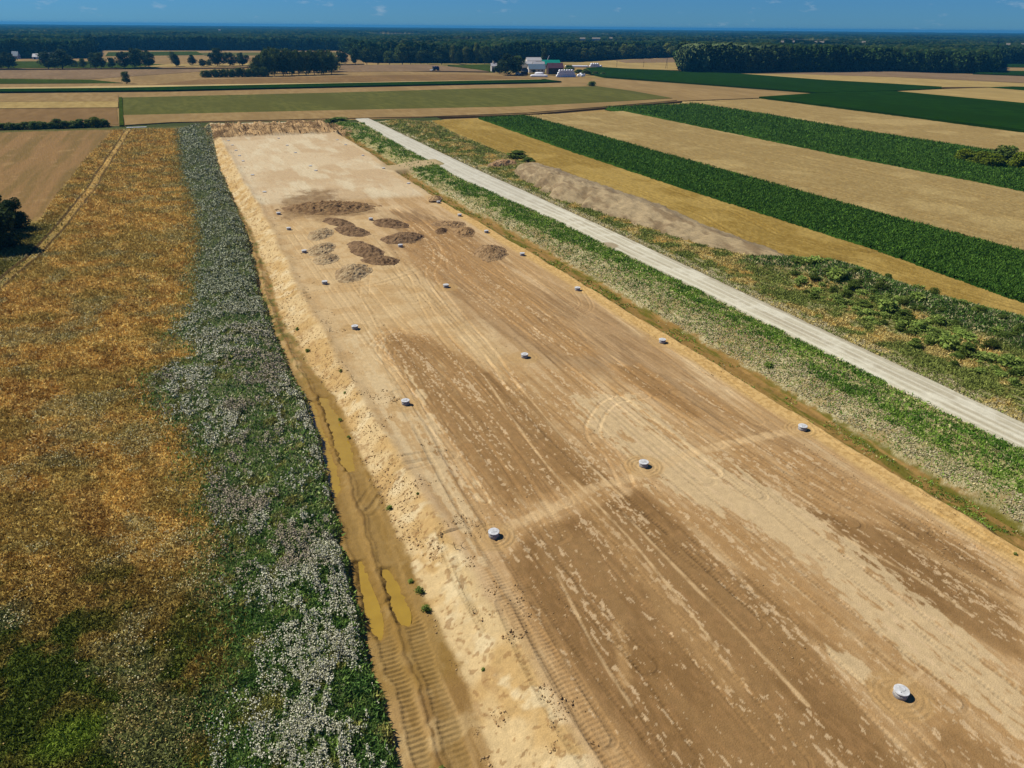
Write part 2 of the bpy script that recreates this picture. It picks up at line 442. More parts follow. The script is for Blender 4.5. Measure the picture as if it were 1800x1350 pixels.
def meadow_col(X, Y):
    a = fbm(X, Y, 14, 4, 2); b = fbm(X, Y, 3.5, 4, 6); c = fbm(X + .5 * Y, Y, 7, 3, 11)
    h = fbm(X, Y, .9, 3, 4)
    g = C(200, 164, 92) + 0 * X[..., None]
    g = mixc(g, C(170, 130, 66), ss(.45, .62, b))
    g = mixc(g, C(222, 188, 116), ss(.5, .66, h) * .8); g = mixc(g, C(216, 180, 104), ss(.5, .7, fbmA(X + .35 * Y, Y, 2.2, 16, 4, 8)) * .5); g = mixc(g, C(150, 118, 62), ss(.54, .7, fbmA(X + .35 * Y, Y, 1.6, 12, 4, 12)) * .5)
    g = mixc(g, C(152, 134, 72), ss(.48, .66, c) * .55)
    near = ss(72, 48, Y + 12 * (a - .5) * 2 + 1.0 * (X + 10))
    g = mixc(g, C(122, 102, 46), near * .75)
    g = mixc(g, C(86, 98, 36), np.clip(ss(.42, .6, b) * near + near * ss(62, 40, Y + .9 * (X + 12)) * .7, 0, 1))
    bx_, by_ = P(130, 1290, -1.2)
    d = np.hypot((X - bx_) / 3.4, (Y - by_) / 2.6) + 1.6 * (b - .5)
    g = mixc(g, C(112, 138, 46), ss(1.15, .2, d) * .7)
    # greener margin beside the wheel path and the bushes
    pth = bx(B_path, Y)
    mg = ss(3, -1, X - pth) * ss(270, 215, Y)
    g = mixc(g, C(92, 98, 42), mg * .75)
    # greenish-grey patches of camomile
    p = ss(.56, .68, fbm(X, Y, 6, 4, 13))
    g = mixc(g, C(150, 145, 100), p * .45)
    return g

def ground_color(X, Y, o):
    n1, n2, n3 = o['n1'], o['n2'], o['n3']
    w = np.random.default_rng(1).random(X.shape).astype(np.float32)
    hf = fbm(X, Y, .45, 2, 3)
    g = meadow_col(X, Y) * (.5 + .45 * w[..., None] + .35 * hf[..., None])
    # brown field
    m = (Y > 232) * ss(.6, -.6, X - bx(B_fE, Y) + .8 * n3) * ss(236, 246, Y - .8 * (X + 45) + 6 * n2)
    dr = fbmA(X - .02 * Y, Y, 3.0, 60, 4, 4)
    bf = mixc(C(150, 116, 74) + 0 * g, C(132, 106, 62), ss(.35, .7, dr)); bf = mixc(bf, C(172, 138, 92), ss(.66, .78, fbm(X, Y, 5, 4, 8)) * .5)
    g = mixc(g, bf, m)
    # wheel path
    dp = np.abs(X - bx(B_path, Y) + 1.2 * (fbm(Y, X * 0, 14, 3, 2) - .5))
    pm = (Y > 160)
    g = mixc(g, C(188, 142, 84), pm * ss(1.9, 1.2, dp) * .35)
    g = mixc(g, C(84, 64, 36), pm * ss(.6, .3, np.abs(dp - 1.35) + .5 * n3) * .9)
    # flower bank
    fm = ss(-2.2, 1.8, X - o['flL'] + 1.5 * (hf - .5)) * ss(-.2, .3, o['flR'] - X)
    fl = mixc(C(104, 110, 72) + 0 * g, C(72, 82, 50), ss(.4, .6, hf)); fl = mixc(fl, C(150, 145, 128), (w > .8) * .5)
    fl = mixc(fl, C(160, 140, 125), ss(.55, .68, fbmA(X, Y, 1.6, 9, 4, 2)) * .6 * ss(150, 90, Y) * ss(55, 70, Y))
    g = mixc(g, fl, fm)
    # wheel track and puddled mud
    mud = mixc(C(176, 142, 95) + 0 * g, C(150, 116, 70), ss(.4, .62, fbmA(X, Y, .8, 8, 4, 7)))
    mud = mixc(mud, C(198, 168, 122), ss(.55, .7, fbm(X, Y, 2.2, 4, 10)) * .6)
    mud = mixc(mud, C(150, 118, 62), ss(70, 64, np.abs(Y - 76) * 2.0) * .6 * (Y > 40))
    grs = ss(.5, .62, fbm(X, Y, 1.2, 4, 12)) * ss(95, 130, Y) * .8
    mud = mixc(mud, C(104, 104, 52), grs)
    g = mixc(g, mud, ss(-.2, .3, X - o['flR']))
    # sandy slope
    sn = mixc(C(214, 184, 138) + 0 * g, C(200, 164, 112), ss(.42, .62, fbm(X, Y, 5, 4, 3)))
    sn = mixc(sn, C(226, 202, 162), ss(.55, .7, fbm(X, Y, 2.6, 4, 14)) * .8)
    sn = mixc(sn, C(168, 132, 90), ss(.6, .7, fbmA(X, Y, 1.0, 2.0, 4, 1)) * .55 * ss(0, .6, .75 - o['sl'] + n2))
    sn = mixc(sn, C(150, 112, 72), (fbm(X, Y, .5, 2, 9) > .70) * .6)
    g = mixc(g, sn, ss(-.2, .6, X - o['toe'] + .5 * n2))
    # the pad
    pd = mixc(C(206, 172, 128) + 0 * g, C(190, 154, 108), ss(.42, .62, fbmA(X, Y, 1.6, 18, 5, 2)))
    pd = mixc(pd, C(216, 186, 142), ss(.5, .7, fbm(X, Y, 7, 4, 12)) * .6)
    pd = mixc(pd, C(176, 138, 92), ss(.54, .66, fbmA(X, Y, .7, 14, 4, 8)) * .6 * ss(215, 170, Y))
    ysand = ss(52, 40, X + 5 * n1 + 3 * n2) * ss(225, 200, Y) * ss(60, 90, Y + 10 * n1)
    pd = mixc(pd, mixc(C(214, 182, 134) + 0 * g, C(200, 164, 114), ss(.4, .65, fbm(X, Y, 3, 4, 1))), ysand * .7)
    for pts in MIDB:
        q = PL(pts); dd = spoly(X, Y, q)
        mb = ss(-4, 4, dd + 5 * (fbmA(X, Y, 1.5, 14, 4, 9) - .5) * 2)
        pd = mixc(pd, mixc(C(172, 138, 98) + 0 * g, C(146, 114, 78), ss(.42, .6, fbmA(X, Y, 1.0, 9, 4, 3))), mb * (.75 + .2 * ss(120, 160, Y)))
    farp = ss(.1, .5, o['lev'])
    fp = mixc(C(216, 190, 152) + 0 * g, C(204, 174, 134), ss(.4, .65, fbm(X, Y, 16, 4, 6)))
    fp = mixc(fp, C(226, 206, 170), ss(.5, .68, fbmA(X, Y, 5, 20, 4, 9)) * .7)
    fp = mixc(fp, C(192, 154, 112), (fbmA(X, Y, .6, 5, 3, 3) > .70) * .35)
    pd = mixc(pd, fp, farp)
    # wet and dry areas
    wet = np.zeros(X.shape, np.float32); dry = np.zeros(X.shape, np.float32)
    st1 = fbmA(X, Y, .9, 9, 5, 4); st2 = fbmA(X, Y, .35, 1.1, 4, 11); st3 = fbm(X, Y, 1.6, 4, 15)
    nz = (st1 - .5) * 2.2 + (st2 - .5) * 1.1 + (st3 - .5) * .9
    for L, arr in ((WET, wet), (DRY, dry)):
        for pts, s, e in L:
            q = PL(pts); ys = [b for a, b in q]
            sl = rows(Y, min(ys) - 3 * e, max(ys) + 3 * e)
            if sl.stop <= sl.start: continue
            d = spoly(X[sl], Y[sl], q)
            arr[sl] = np.maximum(arr[sl], s * ss(-e, e, d))
    sf = np.where(wet > .82, 1.5, 2.6); wm = ss(-.18 * sf, .22 * sf, wet * 1.5 - .60 + nz * .55) * ss(0, .3, wet)
    wc = mixc(C(150, 115, 73) + 0 * g, C(137, 103, 63), ss(.4, .6, fbmA(X, Y, 2.5, 12, 4, 13)))
    wc = mixc(wc, C(164, 124, 80), ss(.5, .7, st2) * .5)
    wstr = ss(.45, .95, wet)
    pd = mixc(pd, mixc(mixc(pd, C(180, 138, 88), .8), wc, wstr), wm * .96)
    dm = ss(.0, .3, dry * 1.3 - .72 + nz * 1.2) * ss(0, .3, dry)
    pd = mixc(pd, C(218, 190, 146), dm * .72)
    # small flakes of dry crust left on the wet ground
    fk = (fbmA(X, Y, .24, .6, 3, 6) + .9 * (fbmA(X, Y, .7, 12, 3, 12) - .5) > .735) & (wm > .5)
    pd = mixc(pd, C(216, 184, 142), fk * .75)
    pd = pd * (.93 + .14 * hf[..., None])
    pd = pd * np.array([.99, 1.0, 1.06], dtype=np.float32)
    q = PL([(492,362),(500,348),(545,336),(575,334),(604,342),(598,352),(660,358),(660,368),(560,380),(498,378)], .7); dsp = spoly(X, Y, q)
    sm = ss(-3, 4, dsp + 7 * (fbm(X, Y, 4, 4, 2) - .5) * 2 + 3 * (w - .5)); pd = mixc(pd, mixc(C(160, 130, 94) + 0 * g, C(134, 104, 72), ss(.4, .6, fbm(X, Y, 1.6, 4, 5))), sm * .85)
    onp = ss(-.8, .8, X - o['crest'] + 1.5 * n2) * ss(.6, -.2, X - o['ed'])
    dz = np.zeros(X.shape, np.float32)
    for pts, hw, kd, s in STROKES:
        q = smooth_pts(PL(pts)); ys = [b for a, b in q]
        sl = rows(Y, min(ys) - 3, max(ys) + 3)
        if sl.stop <= sl.start: continue
        d, _ = dpoly(X[sl], Y[sl], q); d = np.abs(d) + .5 * hw * (n3[sl] * 2) + .2 * n2[sl]
        mm = ss(1.25 * hw + .1, .6 * hw, d) * s * np.clip(.6 + 2.2 * (st2[sl] - .4), 0, 1)
        pd[sl] = mixc(pd[sl], C(214, 180, 136) if kd == 'dry' else C(182, 144, 98), mm)
    g = mixc(g, pd, onp)
    rt2 = random.Random(31); EX = []
    for k_ in range(34):
        x0 = rt2.uniform(24, 73); yy0 = rt2.uniform(14, 120); L_ = rt2.uniform(40, 130); sw = rt2.uniform(-4, 4); bw = rt2.uniform(-3, 3)
        EX.append(([(x0 + sw * t_ + bw * math.sin(3.1 * t_), yy0 + L_ * t_) for t_ in (0, .25, .5, .75, 1)], rt2.choice([1.8, 2.1]), rt2.uniform(.14, .3), .035, rt2.choice([-.14, -.1, .08, .14])))
    for pts, ga, hw, dp, br in TRACKS + EX:
        q = smooth_pts(PL(pts) if pts[0][0] > 300 else pts); ys = [b for a, b in q]
        sl = rows(Y, min(ys) - 3, max(ys) + 3)
        if sl.stop <= sl.start: continue
        d, s = dpoly(X[sl], Y[sl], q)
        d = np.abs(d) + .12 * n2[sl]
        k = np.abs(d - ga / 2)
        r = ss(hw * 1.2, hw * .7, k) * ss(-.35, -.05, n1[sl] + .6 * (st3[sl] - .5) + .05)
        edge = ss(hw * .5, 0, np.abs(k - hw * 1.35)) * .5
        tread = np.sin(2 * np.pi * s / .42)
        dz[sl] += -dp * 1.2 * r + dp * .55 * edge + .018 * r * tread
        g[sl] = g[sl] * (1 + (br * r * .7)[..., None])
    for (wx, wy) in WELLW[:20]:
        if wy > 150: continue
        sl = rows(Y, wy - 5, wy + 5)
        if sl.stop <= sl.start: continue
        r = np.hypot(X[sl] - wx, Y[sl] - wy) + .3 * n2[sl]
        rg = ss(2.9, 2.3, r)
        g[sl] = mixc(g[sl], C(190, 154, 106), rg * .6)
        dz[sl] += .035 * rg * np.cos(2 * np.pi * r / .55) * ss(-.2, .15, n1[sl] + n2[sl])
    # ditch, rubble slope, green bank
    t = X - o['ed']
    sandedge = ss(-3.6, -2.0, t + 1.2 * n2) * ss(1.2, .4, t)
    g = mixc(g, mixc(C(212, 174, 118) + 0 * g, C(196, 158, 104), ss(.45, .6, hf)), sandedge * (.85 * ss(236, 200, Y) + .3))
    dt = mixc(C(148, 116, 66) + 0 * g, C(110, 102, 42), ss(.42, .6, fbmA(X, Y, 1.2, 6, 4, 5)))
    dt = mixc(dt, C(164, 128, 78), ss(.56, .68, fbmA(X, Y, .8, 5, 4, 9)) * .8)
    g = mixc(g, dt, ss(.4, 1.4, t + .6 * n2))
    rb = mixc(C(186, 168, 128) + 0 * g, C(132, 122, 76), (w > .55) * .8); rb = mixc(rb, C(212, 200, 166), (w < .2) * .9)
    rbm = ss(5.6, 6.6, t + 2.2 * n2 + 1.5 * n3); g = mixc(g, rb, rbm * (.55 + .45 * ss(.38, .55, fbm(X, Y, 5, 4, 10))))
    gp = fbm(X, Y, 9, 4, 7)
    gbk = mixc(C(104, 118, 54) + 0 * g, C(72, 92, 38), ss(.4, .6, hf)); gbk = mixc(gbk, C(186, 174, 130), ss(.54, .64, fbm(X, Y, 3.2, 4, 2)) * .75); gbk = mixc(gbk, C(172, 158, 110) * (.7 + .6 * w[..., None]), ss(.49, .41, fbmA(X, Y, 5, 16, 4, 5)) * .9)
    width = np.interp(Y, [20, 50, 62, 75, 95, 130, 170, 300], [9.0, 9.2, 10.2, 12.5, 15.0, 15.0, 10, 6])
    g = mixc(g, gbk, ss(0, 1.4, t - width + 3.5 * n2 + 4 * (gp - .5)))
    pth = ss(1.2, .5, np.abs(X - (o['rl'] - 4.2)) + .8 * n2) * ss(40, 55, Y) * ss(112, 95, Y)
    g = mixc(g, C(170, 156, 124), pth * .7)
    # beyond the road
    u = X - o['rr']
    sh = mixc(C(186, 172, 136) + 0 * g, C(112, 106, 62), (w > .62) * .75); sh = mixc(sh, C(222, 210, 178), (w < .22) * .9)
    sh = mixc(sh, C(128, 100, 62), ss(1.0, .3, u))
    g = mixc(g, sh, ss(-.2, .3, u))
    wd = mixc(C(106, 104, 52) + 0 * g, C(176, 140, 74), ss(.48, .62, fbm(X, Y, 4.5, 4, 1)) * .9); wd = mixc(wd, C(172, 162, 122), ss(.56, .66, fbmA(X, Y, 1.2, 5, 4, 6)) * .7)
    wd = mixc(wd, C(84, 98, 42), ss(.52, .62, fbm(X, Y, 3, 4, 9)) * .8)
    g = mixc(g, wd, ss(3.2, 4.8, u + 2.5 * n2))
    g = mixc(g, mixc(C(188, 166, 128) + 0 * g, C(120, 118, 66), (w > .6)), np.clip(o['bank'] * 1.6, 0, 1) * ss(.40, .5, fbm(X, Y, 4, 4, 3)) * .9)
    g = mixc(g, C(168, 150, 104) * (.6 + .8 * w[..., None]), ss(-4, -.5, X - o['w0']) * ss(2, 4, u) * .7)
    # crossing
    g = mixc(g, C(196, 170, 132), o['cross'] * .9)
    e = o['er']; ec = mixc(C(200, 164, 120) + 0 * g, C(128, 100, 68), ss(.4, .6, fbm(X, Y, 4, 4, 5))); ec = mixc(ec, C(90, 64, 44), (w > .8) * .5)
    g = mixc(g, ec, ss(0, .4, e))
    g = mixc(g, C(96, 94, 46) * (.8 + .4 * hf[..., None]), ss(-5, -3, Y - yEnd(X) + 1.5 * n2))
    g = mixc(g, C(196, 178, 146), ss(-1.6, -1.2, Y - yEnd(X)) * ss(3.0, 2.4, Y - yEnd(X)) * (X > 20))
    g = mixc(g, C(70, 78, 36), ss(3.0, 3.6, Y - yEnd(X)))
    g = g * (.93 + .12 * w[..., None])
    return g, dz

def lowres_z(x, y):
    z, o = terrain(np.atleast_2d(x), np.atleast_2d(y)); return z.ravel()

# fan-shaped survey grid, finer near the site's near end
ys = [9.0]
while ys[-1] < 474:
    y = ys[-1]; ys.append(y + max(.07, .62 * (y * y + 2500) / 35500))
ys = np.array(ys)
NC = 1450
s = np.linspace(0, 1, NC)
Yg = np.repeat(ys[:, None], NC, 1)
xl = -30 - .17 * ys; xr = np.minimum(60 + 1.7 * ys, 152)
Xg = xl[:, None] + s[None, :] * (xr - xl)[:, None]
Z, o = terrain(Xg, Yg)
G, dz = ground_color(Xg, Yg, o)
# tread ripples in the muddy track and along the slope
tm = ss(.1, .6, Xg - o['flR']) * ss(.2, -.3, Xg - o['toe'])
lane = np.abs(np.abs(Xg - (o['flR'] + o['toe']) / 2) - 1.35)
rip = tm * ss(.95, .6, lane) * ss(58, 50, Yg)
Z += rip * .05 * np.sin(2 * np.pi * (Yg + .05 * Xg) / .5) * np.clip(.1 + 2.6 * (fbm(Xg, Yg, 3, 3, 2) - .35), 0, 1)
Z += -tm * .14 * ss(.9, .5, lane)
G = mixc(G, C(150, 120, 72), tm * ss(.95, .5, lane + .8 * o['n2']) * .55 * ss(150, 120, Yg))
ctr = tm * ss(.3, .08, np.abs((Xg - (o['flR'] + o['toe']) / 2) + .8 * o['n1'] + .3 * o['n2'])); Z += .14 * ctr; G = mixc(G, C(120, 90, 54), ctr * .45 * ss(.45, .6, fbm(Xg, Yg, 2, 3, 6)))
G *= (1 - .12 * (rip * (np.sin(2 * np.pi * (Yg + .05 * Xg) / .5 + 1.6) > .2)))[..., None]
slr = ss(.4, 1, Xg - o['crest']) * ss(3.2, 2.4, Xg - o['crest']) * ss(58, 50, Yg)
Z += slr * .025 * np.sin(2 * np.pi * Yg / .45)
for q in PUD:
    q = PL(q, -1.75); yy = [b for a, b in q]; sl = rows(Yg, min(yy) - 3, max(yy) + 3)
    d = spoly(Xg[sl], Yg[sl], q) + .12 + .9 * o['n3'][sl] + .7 * o['n2'][sl]
    Z[sl] = Z[sl] * (1 - ss(-.5, .3, d)) + (-2.05) * ss(-.5, .3, d)
    G[sl] = mixc(G[sl], C(140, 108, 55), ss(-.9, 0, d) * .7)
pm = (Yg > 160) * ss(.4, .15, np.abs(np.abs(Xg - bx(B_path, Yg)) - 1.25))
Z -= pm * .2
Z += dz
mdm = (Xg < o['flL']) * .12 + ((Xg > o['flL']) & (Xg < o['flR'])) * .15
Z += mdm * np.random.default_rng(4).random(Xg.shape) * np.minimum(1, 100 / Yg + .3)
V = np.stack([Xg, Yg, Z], -1).astype(np.float32)
tag(fast('ground', V, grid_faces(*Xg.shape), M_ground, G.reshape(-1, 3), smooth=True), 'sandy building ground with wheel tracks, ditches and grassy banks', 'ground', kind='structure')

# land out to the horizon
def C3(*a): return tuple(float(v) for v in C(*a))
M_land = mat_noise('far_land', C(178, 145, 98), C(160, 132, 84), .01, coords='World', c2=C(120, 122, 62), s2=.004, spec=0)
n = 40
lv = [(0, 0)]; 
bm_ = MB(); 
bm_.poly([(-16000, -3000, -1.55), (16000, -3000, -1.55), (16000, 20000, -1.55), (-16000, 20000, -1.55)], (0, 1, 2, 3))
# ring: keep it out from under the surveyed grid so that nothing pokes through
land = bm_.build('farmland', M_land)
land.location.z = -.8
tag(land, 'flat straw coloured farmland reaching to the horizon', 'ground', kind='structure')

# ------------------------------------------------------------------ road
def strip(name, fl, fr, y0, y1, zf, mat, step=1.2, nx=14, jit=.25, colf=None):
    yy = np.arange(y0, y1, step); t = np.linspace(0, 1, nx)
    Yr = np.repeat(yy[:, None], nx, 1); a = fl(yy)[:, None]; b = fr(yy)[:, None]
    Xr = a + t[None] * (b - a)
    e = (fbm(Yr, Xr * 0, 2.5, 3, 4) - .5) * jit * 2
    Xr = Xr + e * (np.abs(t - .5)[None] * 2) ** 4
    Zr = zf(Xr, Yr, t[None])
    return fast(name, np.stack([Xr, Yr, Zr], -1), grid_faces(len(yy), nx), mat, colf(Xr, Yr, t[None]) if colf else None, smooth=True)

def rcol(X, Y, t):
    g = mixc(C(206, 196, 174) + 0 * X[..., None], C(188, 176, 154), ss(.42, .62, fbmA(X, Y, .7, 30, 4, 3)))
    g = mixc(g, C(230, 222, 204), ss(.5, .7, fbm(X, Y, 3, 4, 7)) * .6)
    for o_l in (1.5, 3.4, 4.9, 6.7): g = mixc(g, C(232, 224, 206), .65 * ss(.5, .1, np.abs(t * 8.6 - o_l) + .5 * (fbmA(X, Y, 1, 25, 3, 5) - .5)))
    g = mixc(g, C(204, 198, 188), ss(170, 230, Y) * .5)
    e = np.abs(t - .5) * 2
    g = mixc(g, C(170, 152, 122), ss(.9, 1, e + .15 * (fbm(X, Y, 1, 3, 1) - .5)) * .7)
    px_, py_ = P(1070, 430)
    return mixc(g, C(160, 140, 112), ss(2.6, 2.0, np.hypot((X - px_) * 1.0, (Y - py_) * .8)) * .8)
tag(strip('gravel_road', lambda y: roadL(y) - .45, lambda y: roadR(y) + .35, 8, 452, lambda X, Y, t: -.2 + .1 * (1 - (2 * t - 1) ** 2) + .02 * fbm(X, Y, 1, 2, 2) - .35 * ss(.93, 1, np.abs(2 * t - 1)) + 0 * X, M_ground, step=.5, nx=48, colf=rcol),
    'pale straight gravel road running beside the site', 'road', kind='structure')

# ------------------------------------------------------------------ puddles
m_w, nt, b = mat_base('muddy_water')
b.inputs['Base Color'].default_value = (*map(float, C(172, 138, 44)), 1); b.inputs['Roughness'].default_value = .04; b.inputs['Specular IOR Level'].default_value = .6
no = nt.nodes.new('ShaderNodeTexNoise'); no.inputs['Scale'].default_value = .7; no.inputs['Detail'].default_value = 4
cr = nt.nodes.new('ShaderNodeValToRGB'); cr.color_ramp.elements[0].color = (*map(float, C(160, 126, 44)), 1); cr.color_ramp.elements[1].color = (*map(float, C(190, 154, 56)), 1)
tcn = nt.nodes.new('ShaderNodeNewGeometry'); nt.links.new(tcn.outputs['Position'], no.inputs['Vector']); nt.links.new(no.outputs['Fac'], cr.inputs[0]); nt.links.new(cr.outputs[0], b.inputs['Base Color'])
PLB = ['long ochre puddle in the left rut below the bank, beyond the mud lump', 'long ochre puddle in the right rut against the sandy slope, beyond the mud lump',
       'narrow ochre puddle in the left rut nearest the camera', 'narrow ochre puddle in the right rut nearest the camera', 'shallow muddy puddle in the tread marks just below the nearest left puddle']
for i, q in enumerate(PUD):
    q = smooth_pts(PL(q + [q[0]], -1.75), 4)[:-1]; c = np.mean(q, 0)
    v = [(c[0] + (a - c[0]) * 1.45, c[1] + (b2 - c[1]) * 1.1, -1.925 - .006 * i) for a, b2 in q]
    p = MB().poly(v, tuple(range(len(v)))).build('puddle', m_w)
    tag(p, PLB[i], 'puddle', 'ochre puddles in the wheel track')

# ------------------------------------------------------------------ scatter of small faces (grass, flowers, leaves)
def tris(pts, size, colr, upness=.5, per=3, spread=.7, seed=0, aspect=.45, gnd=True):
    r = np.random.default_rng(seed); n = len(pts)
    p = np.repeat(pts, per, 0); s = np.repeat(size, per)[:, None]; c = np.repeat(colr, per, 0)
    m = len(p)
    p = p + (r.random((m, 3)) - .5) * s * np.array([spread * 2, spread * 2, .6])
    d = r.normal(size=(m, 3)); d[:, 2] = np.abs(d[:, 2]) * .6 + upness * 2; d /= np.linalg.norm(d, axis=1)[:, None]
    u = np.cross(d, r.normal(size=(m, 3))); u /= np.linalg.norm(u, axis=1)[:, None] + 1e-9
    h = s * (.7 + .6 * r.random((m, 1)))
    a = p - u * h * aspect * .5; b_ = p + u * h * aspect * .5; t = p + d * h
    V = np.stack([a, b_, t], 1).reshape(-1, 3)
    c = c * 1.4 * (.7 + .6 * r.random((m, 1)) ** 1.5)
    return V, np.arange(m * 3).reshape(-1, 3), np.repeat(c, 3, 0)

def quads(pts, size, colr, tilt=.35, seed=0):
    r = np.random.default_rng(seed); m = len(pts)
    nrm = r.normal(size=(m, 3)) * tilt; nrm[:, 2] = 1; nrm /= np.linalg.norm(nrm, axis=1)[:, None]
    u = np.cross(nrm, r.normal(size=(m, 3))); u /= np.linalg.norm(u, axis=1)[:, None]; w = np.cross(nrm, u)
    s = size[:, None] * .5
    V = np.stack([pts - u * s, pts - w * s, pts + u * s, pts + w * s], 1).reshape(-1, 3)
    c = colr * (.8 + .4 * r.random((m, 1)))
    return V, np.arange(m * 4).reshape(-1, 4), np.repeat(c, 4, 0)

def octas(pts, size, colr, seed=0, flat=.6):
    r = np.random.default_rng(seed); m = len(pts)
    dirs = np.array([[1, 0, 0], [0, 1, 0], [-1, 0, 0], [0, -1, 0], [0, 0, 1], [0, 0, -1]], float)
    a = r.random(m) * 6.28; ca, sa = np.cos(a), np.sin(a)
    D = np.repeat(dirs[None], m, 0) * (.6 + .8 * r.random((m, 6, 1)))
    X = D[..., 0] * ca[:, None] - D[..., 1] * sa[:, None]; Y = D[..., 0] * sa[:, None] + D[..., 1] * ca[:, None]
    V = np.stack([X, Y, D[..., 2] * flat], -1) * size[:, None, None] * .5 + pts[:, None]
    f = np.array([[0, 1, 4], [1, 2, 4], [2, 3, 4], [3, 0, 4], [1, 0, 5], [2, 1, 5], [3, 2, 5], [0, 3, 5]])
    Fa = (f[None] + np.arange(m)[:, None, None] * 6).reshape(-1, 3)
    c = colr * (.7 + .6 * r.random((m, 1)))
    return V.reshape(-1, 3), Fa, np.repeat(c, 6, 0)

def sample(n, y0, y1, xf0, xf1, seed, power=1.0):
    """n ground points between two lines, thinning out with distance"""
    r = np.random.default_rng(seed)
    yy = np.linspace(y0, y1, 800); w = (xf1(yy) - xf0(yy)).clip(0) / (yy ** 2 + 2500) ** power
    cdf = np.cumsum(w); cdf /= cdf[-1]
    y = np.interp(r.random(n), cdf, yy); x = xf0(y) + r.random(n) * (xf1(y) - xf0(y))
    return x, y

def zat(x, y):
    z, oo = terrain(x[None], y[None]); return z[0], {k: v[0] for k, v in oo.items() if hasattr(v, 'shape')}

# meadow grass
x, y = sample(250000, 26, 452, lambda q: -26 - .17 * q, lambda q: bx(B_flL, q) + 2, 11)
z, oo = zat(x, y); keep = (x < oo['flL'] - 1 + 4 * rng.random(len(x)) ** 1.5) & ~((x < bx(B_fE, y) + .3) & (y > 238)) & ~(((np.abs(np.abs(x - bx(B_path, y) + 1.2 * (fbm(y, x * 0, 14, 3, 2) - .5)) - 1.3) < .7) | ((np.abs(x - bx(B_path, y)) < 1.0) & (rng.random(len(x)) < .75))) & (y > 165))
x, y, z = x[keep], y[keep], z[keep]
kf = y < 452 - .16 * x - 4; x, y, z = x[kf], y[kf], z[kf]; dist = np.hypot(x, y); cc = meadow_col(x, y)
cc = cc * (.9 + .5 * rng.random((len(x), 1)))
V, Fa, c = tris(np.stack([x, y, z], 1), .22 + .0016 * dist + .12 * rng.random(len(x)), cc * 1.05, .35, 2, seed=1)
tag(fast('meadow_grass', V, Fa, M_grass, c), 'dry golden brown meadow grass with green patches', 'grass', kind='stuff')
# scattered pale camomile heads in the meadow
x, y = sample(90000, 26, 300, lambda q: -26 - .17 * q, lambda q: bx(B_flL, q) + 1, 12)
dens = fbm(x, y, 6, 4, 13) + .6 * (fbm(x, y, 1.4, 3, 3) - .5); keep = rng.random(len(x)) < ss(.56, .74, dens) * .55 * (.35 + .65 * ss(45, 75, y)); x, y = x[keep], y[keep]
z, oo = zat(x, y); keep = (x < oo['flL']) & ~((x < bx(B_fE, y) + 1) & (y > 236)); x, y, z = x[keep], y[keep], z[keep]
V, Fa, c = quads(np.stack([x, y, z + .25 + .2 * rng.random(len(x))], 1), .06 + .0009 * np.hypot(x, y) + .05 * rng.random(len(x)), mixc(mixc(C(206, 198, 158) + 0 * x[:, None], C(200, 166, 108), (rng.random(len(x)) < .45)), C(190, 158, 100), ss(60, 45, y) * (rng.random(len(x)) < .8)), seed=2)
tag(fast('meadow_flowers', V, Fa, M_flower, c), 'loose patches of small pale flowers in the golden meadow', 'flowers', kind='stuff')

# flower bank: green leaves and white heads
x, y = sample(150000, 26, 440, lambda q: bx(B_flL, q) - 5, lambda q: bx(B_flR, q) + .8, 13)
z, oo = zat(x, y); keep = (x > oo['flL'] + 1.2 - 5 * rng.random(len(x)) ** 2) & (x < oo['flR'] + .1); x, y, z = x[keep], y[keep], z[keep]
dist = np.hypot(x, y); h = fbm(x, y, 1.5, 3, 8)
cc = mixc(C(122, 146, 74) + 0 * x[:, None], C(88, 118, 58), ss(.4, .6, h)); cc = mixc(cc, C(198, 192, 150), (rng.random(len(x)) < .3) * ss(55, 100, y)); cc = mixc(cc, C(156, 158, 120), ss(110, 200, y) * .6); cc = mixc(cc, C(150, 146, 82), ss(.6, .7, fbm(x, y, 2, 3, 2)))
V, Fa, c = tris(np.stack([x, y, z], 1), .26 + .0014 * dist + .15 * rng.random(len(x)), cc * 1.1, .25, 2, seed=3)
tag(fast('bank_weeds', V, Fa, M_grass, c), 'dark green weeds covering the bank beside the wheel track', 'weeds', kind='stuff')
x, y = sample(330000, 26, 440, lambda q: bx(B_flL, q) - 1, lambda q: bx(B_flR, q), 14)
dens = fbm(x, y, 4, 4, 3) + .8 * (fbmA(x, y, .8, 2.0, 3, 9) - .5) + .25 * (fbm(x, y, .4, 2, 1) - .5)
edge = ss(0, 4, x - bx(B_flL, y))
edn = np.where(y < 70, ss(2.5, 7, x - bx(B_flL, y)), edge); pf = ss(.44, .62, dens + .06 * edn - .03) * (.9 + .1 * ss(110, 150, y)) * (.2 + .8 * edn) * (.35 + 1.1 * ss(.35, .65, fbmA(x, y, .5, .9, 2, 7)))
row = .55 + .6 * ss(.38, .6, fbmA(x, y, .9, 9, 3, 6)); pf = pf * np.where(y < 130, row, 1); keep = rng.random(len(x)) < pf; x, y = x[keep], y[keep]
z, oo = zat(x, y); keep = (x > oo['flL']) & (x < oo['flR'] + .2); x, y, z = x[keep], y[keep], z[keep]
pk = ss(48, 64, y) * ss(150, 110, y) * ss(.42, .55, fbm(x, y, 7, 3, 5))
cc = mixc(C(230, 224, 200) + 0 * x[:, None], C(196, 178, 156), pk); cc = mixc(cc, C(178, 182, 150), ss(120, 160, y) * .8); cc = mixc(cc, C(150, 150, 110), (rng.random(len(x)) < .3))
